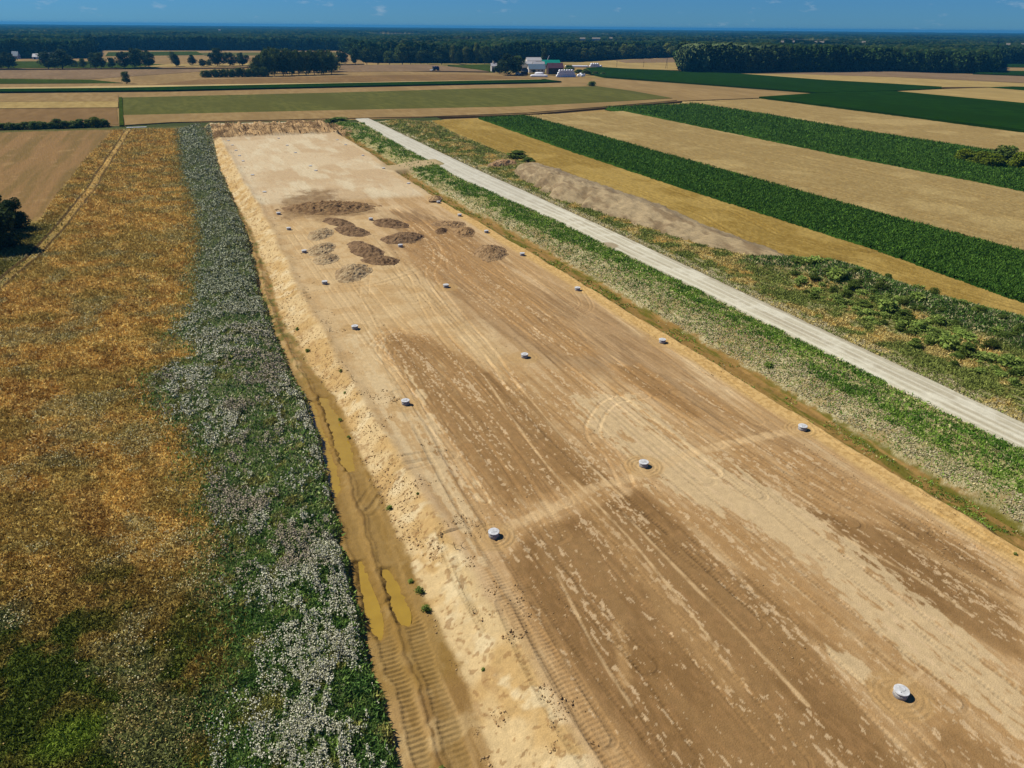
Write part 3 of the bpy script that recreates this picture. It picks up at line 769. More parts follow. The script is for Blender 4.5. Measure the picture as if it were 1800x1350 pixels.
V, Fa, c = quads(np.stack([x, y, z + .33 + .35 * rng.random(len(x)) + .0012 * y], 1), .05 + .0013 * np.hypot(x, y) + .05 * rng.random(len(x)), cc * .95, .9, seed=4)
tag(fast('bank_flowers', V, Fa, M_flower, c), 'white and faded flower heads massed on the weedy bank', 'flowers', kind='stuff')

# right-hand banks: green weeds, pale stones
def right_weeds():
    x, y = sample(260000, 30, 430, lambda q: 75 + 0 * q, lambda q: roadL(q), 15)
    z, oo = zat(x, y); t = x - oo['ed']
    width = np.interp(y, [20, 50, 62, 75, 95, 130, 170, 300], [9.0, 9.2, 10.2, 12.5, 15.0, 15.0, 10, 6])
    pw = .45 + .55 * ss(.42, .55, fbm(x, y, 2.2, 3, 14)); p = pw * (.08 + .92 * ss(.41, .49, fbmA(x, y, 5, 16, 4, 5))) * ss(-1, 2, t - width + 4 * (fbm(x, y, 9, 4, 7) - .5) + 3 * oo['n2']) * (.25 + .75 * ss(.62, .5, fbm(x, y, 3.2, 4, 2)))
    p = np.maximum(p, .14 * ss(6, 7.5, t)); p = np.maximum(p, .12 * ss(1.2, 2, t) * ss(5.5, 4.5, t) * ss(.5, .62, oo['n2'] + .5))
    p *= .55 + .45 * ss(80, 110, y) ; p *= 1 - .9 * oo['cross']; p *= (t > 1)
    keep = rng.random(len(x)) < p; x, y, z = x[keep], y[keep], z[keep]
    c = mixc(C(122, 150, 60) + 0 * x[:, None], C(88, 122, 44), ss(.42, .6, fbm(x, y, 2, 3, 5)))
    c = mixc(c, C(196, 186, 136), (rng.random(len(x)) < .12)); a = (x, y, z, c, .15 + .12 * ss(8, 14, x - 75.2))
    x, y = sample(240000, 30, 430, lambda q: roadR(q) + .5, lambda q: np.minimum(wheat0(q), 148) + 0 * q, 16)
    z, oo = zat(x, y); u = x - oo['rr']
    p = .15 + .5 * ss(3, 6, u) * ss(.42, .55, fbm(x, y, 3, 4, 9)) + .38 * ss(.25, .6, oo['bank']) * ss(.58, .48, fbm(x, y, 4, 4, 3))
    p = np.maximum(p, .85 * (y > 300) * ss(.4, .6, fbm(x, y, 6, 4, 4) + .08)) * ss(wheat0(y) + .5, wheat0(y) - 1, x)
    keep = rng.random(len(x)) < p * .8; x, y, z = x[keep], y[keep], z[keep]
    bk = np.clip(terrain(x[None], y[None])[1]['bank'][0], 0, 1)
    c2 = mixc(C(128, 136, 70) + 0 * x[:, None], C(196, 174, 112), ss(.5, .6, fbm(x, y, 4.5, 4, 1)) * (1 - ss(.2, .5, bk)) * .9); c2 = mixc(c2, mixc(C(84, 112, 50) + 0 * c2, C(176, 170, 128), rng.random(len(x)) < .25), ss(.15, .45, bk))
    b_ = (x, y, z, c2, .26 + .25 * ss(.2, .6, bk) * rng.random(len(x)))
    x, y, z, c, sz = [np.concatenate([p_, q_]) for p_, q_ in zip(a, b_)]
    V, Fa, cc = tris(np.stack([x, y, z], 1), sz + .0014 * np.hypot(x, y), c * 1.1, .3, 3, seed=5)
    tag(fast('roadside_weeds', V, Fa, M_grass, cc), 'green and ochre weeds on the banks along both sides of the gravel road', 'weeds', kind='stuff')
right_weeds()
x1, y1 = sample(13000, 30, 330, lambda q: 81.6 + 0 * q, lambda q: 81.4 + np.interp(q, [20, 50, 62, 75, 95, 130, 170, 300], [3.5, 4, 6, 8.5, 8, 5.0, 3, 2]), 17)
x2, y2 = sample(16000, 30, 420, lambda q: roadR(q) + .3, lambda q: roadR(q) + 5 + 0 * q, 18)
x = np.concatenate([x1, x2]); y = np.concatenate([y1, y2]); z, oo = zat(x, y)
k = (fbm(x, y, 2, 3, 3) > .4) & (oo['cross'] < .1); x, y, z = x[k], y[k], z[k]
V, Fa, c = octas(np.stack([x, y, z + .03], 1), .12 + .25 * rng.random(len(x)) ** 2 + .0007 * np.hypot(x, y), mixc(C(205, 192, 156) + 0 * x[:, None], C(160, 142, 102), rng.random(len(x))), 6)
tag(fast('roadside_rubble', V, Fa, M_clod, c), 'pale stones and lumps strewn on both shoulders of the gravel road', 'rubble', kind='stuff')
# clods on the sandy slope and pad edges
x, y = sample(14000, 28, 400, lambda q: bx(B_toe, q) - .3, lambda q: bx(B_toe, q) + 9, 19)
k = (fbm(x, y, 2.2, 4, 6) + .35 * np.exp(-((x - bx(B_toe, y) - 1.6) / 1.4) ** 2) * (y > 60) > .62); x, y = x[k], y[k]
x3, y3 = sample(16000, 30, 230, lambda q: 20 + 0 * q, lambda q: 75 + 0 * q, 20); k = fbm(x3, y3, 7, 4, 8) + .4 * (fbmA(x3, y3, 1.5, 20, 3, 4) - .5) > .64; x3, y3 = x3[k], y3[k]
x4, y4 = sample(2600, 386, 428, lambda q: 16 + 0 * q, lambda q: 84 + 0 * q, 21)
big = np.concatenate([np.ones(len(x)), np.full(len(x3), .55), np.full(len(x4), 2.6)])
x = np.concatenate([x, x3, x4]); y = np.concatenate([y, y3, y4]); z, oo = zat(x, y)
V, Fa, c = octas(np.stack([x, y, z + .02], 1), big * (.07 + .28 * rng.random(len(x)) ** 5) + .0004 * np.hypot(x, y), mixc(C(168, 130, 88) + 0 * x[:, None], C(206, 172, 126), rng.random(len(x))), 7)
tag(fast('soil_clods', V, Fa, M_clod, c), 'loose clods of soil scattered on the sandy slope and pad', 'clods', kind='stuff')

# ------------------------------------------------------------------ soil heaps standing on the pad
def heap(px, py, w, h, hz_, c0, c1, label, name='soil_heap', group='heaps tipped on the pad', seed=0, rough=.45, base=0.0, ang=0, ends=None, wid=5):
    """px,py centre of the foot in the photo; w, h photo size of the foot; hz_ height in m"""
    cx, cy = P(px, py); m = px2m(px, py)
    rx = w * m / 2 * .9; y0 = P(px, py + h / 2)[1]; y1 = P(px, py - h / 2)[1]; ry = abs(y1 - y0) / 2
    if ends:
        (ax_, ay_), (bx2, by2) = P(*ends[0]), P(*ends[1]); cx, cy = (ax_ + bx2) / 2, (ay_ + by2) / 2
        rx = math.hypot(bx2 - ax_, by2 - ay_) / 2 + 1.2; ry = wid / 2; ang = math.degrees(math.atan2(by2 - ay_, bx2 - ax_) + HEAD)
    n = 100
    u = np.linspace(-1.25, 1.25, n); U, W = np.meshgrid(u, u)
    a = R(ang) - HEAD
    X = cx + (U * rx) * math.cos(a) - (W * ry) * math.sin(a); Y = cy + (U * rx) * math.sin(a) + (W * ry) * math.cos(a)
    nn = fbm(X + seed * 7, Y, 2.2, 4, seed) - .5; n3 = fbm(X, Y + seed * 3, .6, 3, seed + 3) - .5
    r = np.hypot(U, W) + .5 * nn
    Zh = hz_ * .85 * np.clip(1 - r, 0, 1) ** .75 * (1 + .8 * nn) + rough * n3 * 1.5 * ss(1.05, .8, r) + rough * .8 * nn * ss(1.1, .7, r)
    Zh = np.where(r > 1.12, -.3, Zh + .04)
    wn = np.random.default_rng(seed).random(X.shape)
    Zh = Zh + rough * .25 * (wn - .5) * ss(1.05, .9, r)
    g = mixc(C(*c0) + 0 * X[..., None], C(*c1), ss(.4, .65, fbm(X, Y, .9, 3, seed + 5))); g = g * (.8 + .4 * wn[..., None])
    fc = grid_faces(n, n); fc = fc[(r.ravel()[fc] < 1.16).all(1)]
    ob = fast(name, np.stack([X - cx, Y - cy, Zh], -1), fc, M_clod, g.reshape(-1, 3))
    ob.location = (cx, cy, base)
    tag(ob, label, 'heap', group)
    return ob
DKS, DKS2, GR, GR2 = (142, 112, 82), (108, 82, 58), (188, 162, 126), (160, 132, 98)
heap(563, 412, 42, 20, 1.1, GR, GR2, 'small pale grey heap, farthest of the four light heaps', 'gravel_heap', seed=1)
heap(565, 438, 44, 22, 1.1, GR, GR2, 'pale heap just beyond the low light heap, beside the left wells', 'gravel_heap', seed=2)
heap(575, 455, 44, 18, .9, GR, GR2, 'low pale heap in front of its twin left of the dark double heap', 'gravel_heap', seed=3)
heap(620, 479, 62, 30, 1.6, GR, GR2, 'largest pale gravel heap, nearest the camera of the light ones', 'gravel_heap', seed=4)
heap(599, 392, 38, 15, 1.2, DKS, DKS2, 'small dark heap touching the far end of a brown ridge', seed=5, ends=((580,386),(613,398)), wid=5.5)
heap(617, 407, 46, 22, 1.3, DKS, DKS2, 'dark brown lumpy heap behind the nearest dark double heap', seed=6, ends=((602,400),(636,413)), wid=6.5)
heap(645, 441, 40, 36, 1.5, DKS, DKS2, 'dark ridge of soil left of the well in the middle row', seed=7, ends=((626,428),(662,454)), wid=6.5)
heap(668, 455, 52, 22, 1.3, DKS, DKS2, 'nearest very dark rubble heap at the foot of the ridge', seed=8, ends=((650,456),(690,461)), wid=6)
heap(686, 394, 42, 20, 1.5, DKS, DKS2, 'rounded dark heap right beside the farthest middle well', seed=9, ends=((668,388),(704,399)), wid=7)
heap(708, 417, 60, 30, 1.8, DKS, DKS2, 'broad dark heap behind the second farthest middle well', seed=10, ends=((684,424),(735,414)), wid=9)
heap(817, 408, 38, 18, 1.3, (166, 132, 94), (140, 108, 74), 'brown pointed heap left of the right row of wells', seed=11)
heap(862, 444, 58, 28, 1.9, (166, 134, 98), (138, 108, 76), 'large brown heap alone on the right, nearest the right wells', seed=12)
heap(776, 406, 22, 10, .8, DKS, DKS2, 'little dark heap left of the brown pointed heap', seed=13)
heap(790, 394, 62, 12, .7, (170, 136, 98), DKS, 'long low brown spread of soil behind the pointed heap', seed=14, rough=.5)
heap(580, 366, 165, 20, 2.0, (150, 118, 82), (122, 92, 62), 'long dark bank of soil along the step of the far pad', 'soil_bank', seed=15, rough=.9, base=.1, ang=4)
heap(765, 352, 26, 8, .8, (190, 156, 114), DKS, 'low crumbly heap beside the farthest right well', seed=17, base=.6)

# big grey topsoil heap between road and wheat
def long_heap(name, pts, wid, hh, c0, c1, label, seed):
    q = np.array(smooth_pts(pts, 30)); n = len(q); nx = 90
    tg = np.gradient(q, axis=0); tg /= np.linalg.norm(tg, axis=1)[:, None]; nm = np.stack([-tg[:, 1], tg[:, 0]], 1)
    s = np.linspace(0, 1, n); W = np.interp(s, np.linspace(0, 1, len(wid)), wid); Hh = np.interp(s, np.linspace(0, 1, len(hh)), hh)
    t = np.linspace(-1.2, 1.2, nx)
    X = q[:, 0, None] + nm[:, 0, None] * t[None] * W[:, None]; Y = q[:, 1, None] + nm[:, 1, None] * t[None] * W[:, None]
    nn = fbm(X, Y, 5, 4, seed) - .5; n3 = fbm(X, Y, 1.0, 3, seed + 2) - .5
    r = np.abs(t)[None] + .75 * nn; end = ss(0, .06, s)[:, None] * ss(1, .94, s)[:, None]
    Zh = Hh[:, None] * np.clip((1 - r) * 1.6, 0, 1) ** .9 * end * (1 + .3 * nn) + .7 * n3 * ss(1, .8, r) + .25 * (np.random.default_rng(seed + 9).random(X.shape) - .5) * ss(1, .8, r)
    Zh = np.where(r > 1.1, -1.0, Zh) - 1.0
    g = mixc(C(*c0) + 0 * X[..., None], C(*c1), ss(.4, .62, fbmA(X, Y, 1.5, 6, 4, seed + 1)))
    flat = ss(.35, .2, np.abs(t - .25)[None] + .2 * nn)
    g = mixc(g, C(136, 120, 98), ss(.3, .15, np.abs(np.abs(t - .3)[None] - .1) + .05 * nn) * .5)
    g = g * (.82 + .36 * np.random.default_rng(seed).random(X.shape)[..., None])
    return tag(fast(name, np.stack([X, Y, Zh], -1), grid_faces(n, nx), M_clod, g.reshape(-1, 3)), label, 'heap')
long_heap('topsoil_heap', [(124, 262), (122, 235), (121, 205), (124, 175), (126, 150), (131, 122)], [5.5, 8.5, 8.5, 7.5, 5.5, 3], [3.6, 5.0, 5.4, 4.6, 3.0, 1.2], (172, 150, 118), (140, 118, 90),
          'long greyish topsoil heap with wheel marks on top, between road and wheat', 3)
long_heap('sand_heap', PL([(862,294),(882,289),(905,287)], -.8), [2.5, 4, 2.5], [1.4, 2.0, 1.2], (206, 166, 124), (176, 136, 98), 'small ruddy sand heap beside the road at the far end of the grey heap', 8)

# ------------------------------------------------------------------ wells
def well(x, y, z, hgt_, r, label, group, flat=False, yaw=0.0, proto={}):
    root = empty('concrete_well', (x, y, z), yaw)
    tag(root, label, 'well', group)
    key = (flat,)
    if key not in proto:
        ring = MB().rings([(r, -.5), (r, hgt_ * .5), (r * 1.0, hgt_ * .5 + .01), (r * .985, hgt_ * .5 + .02), (r * .985, hgt_)], 36).build('shaft_ring', M_conc, root, True)
        lid = MB().rings([(r * 1.06, hgt_ + .003), (r * 1.08, hgt_ + .02), (r * 1.08, hgt_ + .11), (r * 1.05, hgt_ + .13)], 36).build('lid', M_lid, root, True)
        cap = MB().rings([(.3, hgt_ + .131), (.3, hgt_ + .15), (.27, hgt_ + .155)], 24, (.12, .1)).build('inspection_cap', M_lid, root, True)
        cap2 = MB().rings([(.035, hgt_ + .131), (.03, hgt_ + .21)], 10, (-.3, -.15)).build('lifting_eye', M_conc, root)
        proto[key] = (ring, lid, cap, cap2)
    else:
        for p_ in proto[key]:
            c_ = p_.copy(); c_.parent = root; col.objects.link(c_)
    return root
ORD = ['nearest', 'second nearest', 'third nearest', 'fourth nearest', 'fifth nearest', 'sixth nearest', 'farthest']
def ordn(i, n): return 'farthest' if i == n - 1 else ORD[i]
RW = {'left': 'left row beside the sandy slope', 'middle': 'middle row of the pad', 'right': 'right row beside the ditch'}
for rname, lst in WELLS.items():
    for i, p in enumerate(lst):
        x, y = P(*p)
        w_ = well(x, y, 0.0 if y < 221 else .1, .52, .58, 'concrete well with pale round lid, %s in the %s' % (ordn(i, len(lst)), RW[rname]), 'raised concrete wells on the near pad', yaw=i * 1.3)
frows = [FLATW[:7][::-1], FLATW[7:12][::-1], FLATW[12:][::-1]]
for rname, lst in zip(('left', 'middle', 'right'), frows):
    for i, p in enumerate(lst):
        x, y = P(p[0], p[1], .75)
        well(x, y, .72, .14, .58, 'low concrete well almost flush with the far pad, %s in the %s row' % (ordn(i, len(lst)), rname), 'low wells on the far pad', flat=True)

# ------------------------------------------------------------------ crop strips to the right
def crop(name, f0, f1, y0, y1, zb, ht, c0, c1, c2, label, cat, rowp=.75, amp=.25, tram=0, seed=0, leaves=0, clamp=True, specks=.0):
    ys_ = [y0]
    while ys_[-1] < y1:
        q = ys_[-1]; ys_.append(q + max(.3, .8 * (q * q + 2500 + 10000 * (f0(np.array([q]))[0] > 250)) / 35500))
    ys_ = np.array(ys_ + []); ys_[-1] = y1
    a = f0(ys_); b = f1(ys_); b = np.minimum(b, np.maximum(60 + 1.75 * ys_, a + 1)) if clamp else b
    nx = int(max(60, min(420, np.max(b - a) / .28)))
    t = np.linspace(0, 1, nx)
    X = a[:, None] + t[None] * (b - a)[:, None]; Y = np.repeat(ys_[:, None], nx, 1)
    w = np.random.default_rng(seed).random(X.shape); n2 = fbm(X, Y, 2.5, 4, seed) - .5; n1 = fbm(X, Y, 18, 4, seed + 3) - .5
    e = (fbm(Y, X * 0, 1.2, 3, seed) - .5) * 1.2
    X = X + e * (np.abs(t - .5)[None] * 2) ** 12
    Z = zb + ht + amp * (w - .5) * 2 + amp * n2 + amp * .4 * np.sin(2 * np.pi * (X - a[:, None]) / rowp)
    g = mixc(C(*c0) + 0 * X[..., None], C(*c1), ss(.38, .62, w * .5 + fbm(X, Y, 1.3, 3, seed + 1) * .5)); g = mixc(g, C(*c2), ss(.02, .16, n1) * .5)
    g = mixc(g, C(*c2), (fbmA(X, Y, .7, 60, 3, seed + 6) > .62) * .3)
    if tram:
        k = np.abs(((X - a[:, None]) % tram) - tram / 2)
        mm = (ss(.55, .3, np.abs(k - .95)))
        Z = Z - ht * .8 * mm; g = mixc(g, C(*c1) * .8, mm * .7)
    ed = ss(0, .4, X - X[:, :1]) * ss(0, .4, X[:, -1:] - X)
    sk = (Y > y0 + .2) & (Y < y1 - .2)
    Z = np.where((ed > .4) & sk, Z, zb - .8)
    o_ = fast(name, np.stack([X, Y, Z], -1), grid_faces(len(ys_), nx), M_crop, (g * (.75 + .5 * w[..., None])).reshape(-1, 3))
    tag(o_, label, cat, kind='stuff')
    if leaves:
        x, y = sample(leaves, max(y0, 30), y1, f0, lambda q: np.minimum(f1(q), 70 + 1.75 * q), seed + 50)
        c = mixc(C(104, 140, 54) + 0 * x[:, None], C(52, 84, 28), rng.random(len(x)) ** .6)
        zz = zb + ht + amp * rng.random(len(x)) - .1
        V, Fa, cc = tris(np.stack([x, y, zz], 1), .38 + .0011 * np.hypot(x, y), c, .35, 2, seed=seed)
        tag(fast('crop_leaves', V, Fa, M_grass, cc), label.replace('strip', 'strip, its top leaves') if False else 'leaf tips of the ' + label, cat, kind='stuff')
fw1 = lambda q: wheat0(q)
c1l = lambda q: np.interp(q, [0, 83, 125, 208, 299, 435], [153.5, 155, 159.4, 160.5, 164, 172.5])
c1u = lambda q: np.interp(q, [0, 108, 153, 260, 373, 431], [191, 192, 193, 198.5, 204, 206])
w2u = lambda q: np.interp(q, [0, 158, 232, 366, 451], [269, 270, 270.5, 277, 281])
c2u = lambda q: np.interp(q, [0, 209, 290, 385, 470], [348, 348.5, 349, 358, 360])
w3u = lambda q: np.interp(q, [0, 261, 357, 482], [430, 431, 436, 438])
GOLD = ((166, 138, 76), (136, 110, 56), (180, 152, 90))
TAN = ((168, 144, 98), (144, 120, 78), (182, 158, 110))
GRN = ((52, 82, 28), (34, 60, 20), (66, 98, 36))
crop('wheat_field', fw1, lambda q: c1l(q) - .5, 60, 431, -1.25, .75, *GOLD, 'golden wheat strip next to the road bank, nearest the site', 'wheat', amp=.13, tram=13, seed=1)
crop('beet_field', c1l, lambda q: c1u(q) - .4, 60, 432, -1.25, 1.2, *GRN, 'dark green leafy crop strip between the two nearest wheat strips', 'crop', amp=.3, seed=2, leaves=70000)
crop('wheat_field', c1u, lambda q: w2u(q) - .4, 70, 436, -1.25, .85, *TAN, 'broad pale wheat strip between the two long dark green strips', 'wheat', amp=.13, tram=22, seed=3)
crop('beet_field', w2u, lambda q: c2u(q) - .4, 110, 462, -1.25, 1.25, *GRN, 'second dark green crop strip, with the leafy shrubs at its edge', 'crop', amp=.3, seed=4, leaves=60000)
crop('wheat_field', c2u, lambda q: w3u(q) - .4, 160, 480, -1.25, .85, *TAN, 'narrower wheat strip beyond the shrubs, third from the site', 'wheat', amp=.13, seed=5)

# ------------------------------------------------------------------ far fields as low slabs, from polygons surveyed on the photograph
FM = {}
def fmat(key, c0, c1, sc_=.25):
    if key not in FM: FM[key] = mat_noise('field_' + key, C(*c0), C(*c1), sc_, coords='World', stretch=(1, .25, 1), c2=C(*[(a + b_) / 2 * .93 for a, b_ in zip(c0, c1)]), s2=.03, spec=0)
    return FM[key]
FMC = {'tan': ((166, 138, 96), (148, 120, 80)), 'brown': ((146, 116, 80), (130, 102, 68)), 'yellow': ((184, 158, 104), (164, 138, 88)), 'olive': ((108, 106, 56), (92, 92, 48)),
       'green': ((72, 86, 26), (56, 70, 20)), 'dark': ((36, 66, 8), (26, 50, 4)), 'mauve': ((150, 124, 96), (132, 108, 84)), 'pale': ((200, 178, 130), (200, 172, 120))}
FIELDS = [
 ('tan', [(-150,232),(-150,124),(400,121),(880,128),(1060,137),(1200,147),(1440,165),(1333,172),(1200,177),(930,200),(640,210),(300,216),(212,221)], 'plough', 'broad tan stubble land behind the site and its crossing lane', .3),
 ('brown', [(-150,222),(-150,193),(205,190),(208,220)], 'stubble_field', 'brown field behind the left hedge', .5),
 ('yellow', [(-150,193),(-150,181),(208,179),(208,190)], 'wheat_field', 'pale yellow strip behind the brown field at far left', .8),
 ('tan', [(-150,180),(-150,167),(208,167),(208,178)], 'stubble_field', 'tan strip left of the olive field', .55),
 ('green', [(209,172),(215,172),(218,222),(210,222)], 'grass_verge', 'narrow green grass verge dividing the left strips from the olive field', .9),
 ('olive', [(216,172),(600,163),(833,156),(1050,152),(1110,160),(1182,173),(1067,180),(900,188),(600,194),(217,203)], 'grass_field', 'large olive green meadow strip behind the site', .6),
 ('tan', [(217,203.5),(600,194.5),(900,188.5),(1067,180.5),(1182,174),(1190,177),(1077,187),(930,199),(753,206),(600,209),(300,216),(220,221)], 'wheat_field', 'tan wheat strip just behind the crossing lane', .75),
 ('dark', [(-150,164),(-150,160),(0,158.8),(200,157),(600,148.5),(960,141.5),(987,145),(950,146.5),(600,154),(300,161),(0,164)], 'maize_field', 'long thin dark green crop strip behind the olive meadow', 1.6),
 ('pale', [(-150,157),(-150,155),(0,155),(600,145.8),(950,139.5),(960,141),(600,148),(200,156.5),(0,158.3)], 'wheat_field', 'thin pale strip along the far side of the dark green strip', .7),
 ('green', [(-150,139),(0,139),(160,140.5),(216,146.3),(0,147.5),(-150,148)], 'clover_field', 'tapering green strip left of the lone tree', .6),
 ('mauve', [(-150,139),(-150,124),(200,123),(350,122),(352,126),(160,139),(0,138)], 'stubble_field', 'mauve brown stubble below the far left row of trees', .45),
 ('brown', [(240,152),(350,140),(590,134),(800,130.5),(880,134),(960,139),(600,145)], 'stubble_field', 'brown strip in front of the dark copse', .5),
 ('mauve', [(592,127),(600,115),(745,113),(800,118),(870,126),(765,125),(700,125.5)], 'stubble_field', 'greyish brown field with the harvester on it', .45),
 ('green', [(787,115),(867,113),(867,127),(830,121)], 'clover_field', 'green wedge of field left of the farm', .6),
 ('yellow', [(990,112),(1100,105),(1199,101),(1199,124),(1100,121),(1050,118)], 'wheat_field', 'yellow field behind the farm with the wooden pylon', .7),
 ('mauve', [(1080,107),(1199,101.5),(1199,110),(1100,111)], 'stubble_field', 'reddish upper part of the field behind the farm', .85),
 ('dark', [(1030,120),(1060,119),(1100,121.5),(1195,126),(1300,130.5),(1450,142),(1560,148),(1655,154),(1655,157),(1570,161),(1440,164.5),(1200,146),(1065,135.5),(1030,128)], 'beet_field', 'dark green field right of the farm below the big wood', 1.2),
 ('dark', [(1440,165),(1570,161.5),(1810,184),(1900,192),(1900,244),(1800,231),(1500,193),(1334,172)], 'beet_field', 'dark green strip at right between two wheat strips', 1.2),
 ('yellow', [(1572,161.5),(1660,157.5),(1740,155),(1810,161),(1900,166),(1900,190),(1810,183)], 'wheat_field', 'wheat wedge at the right edge behind the dark green strip', .8),
 ('dark', [(1735,154.8),(1780,153.4),(1900,157),(1900,162),(1800,160)], 'beet_field', 'small dark green sliver of crop at the right edge', 1.1),
 ('yellow', [(1300,130),(1400,131),(1560,136),(1800,147),(1900,151),(1900,156),(1740,154),(1656,154),(1560,147.5),(1450,141.5)], 'wheat_field', 'yellow wheat below the big wood at right', .75),
 ('mauve', [(1330,129.5),(1560,126),(1800,134.5),(1900,138),(1900,150),(1800,146),(1560,135.5),(1400,130.8)], 'stubble_field', 'reddish stubble along the foot of the big wood', .6),
 ('dark', [(1710,130),(1741,125),(1900,127),(1900,136),(1800,133.5)], 'beet_field', 'dark green strip beside the right end of the big wood', 1.1),
 ('tan', [(1741,124.5),(1741,118.8),(1900,121),(1900,126.5)], 'wheat_field', 'tan strip right of the big wood', .7),
 ('dark', [(1741,118.5),(1738,113),(1900,114),(1900,120.5)], 'beet_field', 'far dark green strip right of the big wood', 1.1),
 ('tan', [(-150,122),(-150,104),(160,103),(170,89),(620,89.5),(640,112),(400,119)], 'stubble_field', 'banded stubble land between the roadside trees and the far forest', .3),
 ('green', [(-150,120),(-150,108),(150,108),(300,114),(270,120)], 'grass_field', 'green pasture behind the far left trees', .5),
 ('green', [(185,99),(190,92),(345,90.5),(360,97)], 'grass_field', 'green meadow in front of the far left forest', .5),
 ('yellow', [(240,118),(300,113),(610,110),(600,113),(380,118)], 'wheat_field', 'yellow strip seen between the roadside trees', .6),
 ('olive', [(360,98),(350,93),(600,92.5),(610,97)], 'grass_field', 'olive strip below the far forest', .55),
 ('brown', [(380,108),(375,102),(610,101),(615,106)], 'stubble_field', 'brown strip behind the copse', .5),
]
for i, (k, pts, nm, lb, hh) in enumerate(FIELDS):
    q = PL(pts, -1.0)
    n = len(q); hz0 = -1.35 + hh + .006 * i
    me = bpy.data.meshes.new(nm)
    me.from_pydata([(a, b_, -2.6) for a, b_ in q] + [(a, b_, hz0) for a, b_ in q], [], [tuple(range(n, 2 * n))] + [(j, (j + 1) % n, n + (j + 1) % n, n + j) for j in range(n)])
    me.materials.append(fmat(k, *FMC[k])); me.update()
    o_ = bpy.data.objects.new('stubble_land' if nm == 'plough' else nm, me); col.objects.link(o_)
    tag(o_, lb, 'field', kind='stuff')

# ------------------------------------------------------------------ trees
def crown_mesh(seed, shape='round', tri_n=2600, lsz=.035, base=.18, c0=(66, 90, 38), c1=(116, 130, 60), width=.36):
    """unit-height tree crown of leaf-sized faces gathered in uneven clumps"""
    r = np.random.default_rng(seed)
    nb = 34 if shape != 'poplar' else 26
    cen = []; rad = []
    for i in range(nb):
        h = r.random()
        if shape == 'round': prof = math.sin(math.pi * min(1, .12 + .86 * h)) ** .6
        elif shape == 'poplar': prof = .95 * math.sin(math.pi * min(1, .15 + .8 * h)) ** .5
        elif shape == 'pine': prof = (.25 + .9 * h) if h < .6 else 1.0 - (h - .6) * 1.3
        else: prof = math.sqrt(max(0, 1 - (h * .9) ** 2))
        a = r.random() * 6.283; q = math.sqrt(r.random()) * prof * width * .72
        cen.append((q * math.cos(a) , q * math.sin(a), base + (1 - base) * (.1 + .8 * h))); rad.append(width * (.22 + .22 * r.random()) * (.75 + .35 * prof))
    cen = np.array(cen); rad = np.array(rad); tone = r.random(nb)
    idx = r.integers(0, nb, tri_n)
    d = r.normal(size=(tri_n, 3)); d /= np.linalg.norm(d, axis=1)[:, None]
    p = cen[idx] + d * (rad[idx] * (.55 + .5 * r.random(tri_n) ** .5))[:, None] * np.array([1, 1, .85])
    p[:, 2] = np.clip(p[:, 2], base * .5, 1.02)
    nr = d + .7 * r.normal(size=(tri_n, 3)); nr /= np.linalg.norm(nr, axis=1)[:, None]
    u = np.cross(nr, r.normal(size=(tri_n, 3))); u /= np.linalg.norm(u, axis=1)[:, None]; w = np.cross(nr, u)
    s_ = (lsz * (.6 + .9 * r.random(tri_n)))[:, None]
    V = np.stack([p - u * s_, p + u * s_ * .8 - w * s_ * .4, p + w * s_, ], 1)
    m = (tone[idx] * .6 + .4 * r.random(tri_n))[:, None]
    c = C(*c0) * (1 - m) + C(*c1) * m
    return V.reshape(-1, 3), np.arange(tri_n * 3).reshape(-1, 3), np.repeat(c, 3, 0)

def trunk_mb(seed, base, r0=.022, width=.3, top=.8):
    r = random.Random(seed); m = MB(); p = (0, 0, -.02); k = 5
    for i in range(k):
        q = (r.uniform(-.02, .02), r.uniform(-.02, .02), top * (i + 1) / k)
        m.tube(p, q, r0 * (1 - i / k * .8), r0 * (1 - (i + 1) / k * .8), 7); p = q
        if i >= 1:
            for _ in range(2):
                a = r.uniform(0, 6.28); L = width * r.uniform(.4, .75)
                m.tube(p, (p[0] + L * math.cos(a), p[1] + L * math.sin(a), p[2] + r.uniform(.05, .14)), r0 * .4 * (1 - i / k * .6), r0 * .12, 5)
    return m
TPL = {}
def template(key):
    if key in TPL: return TPL[key]
    kind, sd = key
    par = dict(round=dict(shape='round', width=.42, base=.12), low=dict(shape='round', width=.5, base=.06, tri_n=2200), poplar=dict(shape='poplar', width=.24, base=.08), pine=dict(shape='pine', width=.3, base=.3, c0=(44, 64, 34), c1=(72, 86, 46)),
               dark=dict(shape='round', width=.44, base=.09, c0=(44, 66, 32), c1=(74, 92, 44)), yellow=dict(shape='round', width=.36, c0=(104, 118, 46), c1=(156, 160, 74), base=.08),
               shrub=dict(shape='dome', width=.55, base=.0, lsz=.05, c0=(84, 108, 46), c1=(134, 150, 70)), lime=dict(shape='dome', width=.6, base=.0, lsz=.05, c0=(92, 112, 26), c1=(140, 150, 44)),
               weed=dict(shape='dome', width=.75, base=.0, lsz=.11, tri_n=420, c0=(120, 148, 66), c1=(170, 184, 96)), big=dict(shape='dome', width=.5, base=.02, lsz=.03, tri_n=9000, c0=(44, 66, 30), c1=(84, 98, 48)))[kind]
    V, Fa, c = crown_mesh(sd * 13 + hash_(kind), **par)
    me_c = fast('crown', V, Fa, M_leaf, c); t = trunk_mb(sd, par.get('base', .18), r0=.02 if kind != 'shrub' else .012, width=par['width']).build('trunk', M_bark)
    TPL[key] = [me_c, t, False]; return TPL[key]
def hash_(s_): return sum(ord(ch) * (i + 1) for i, ch in enumerate(s_)) % 97
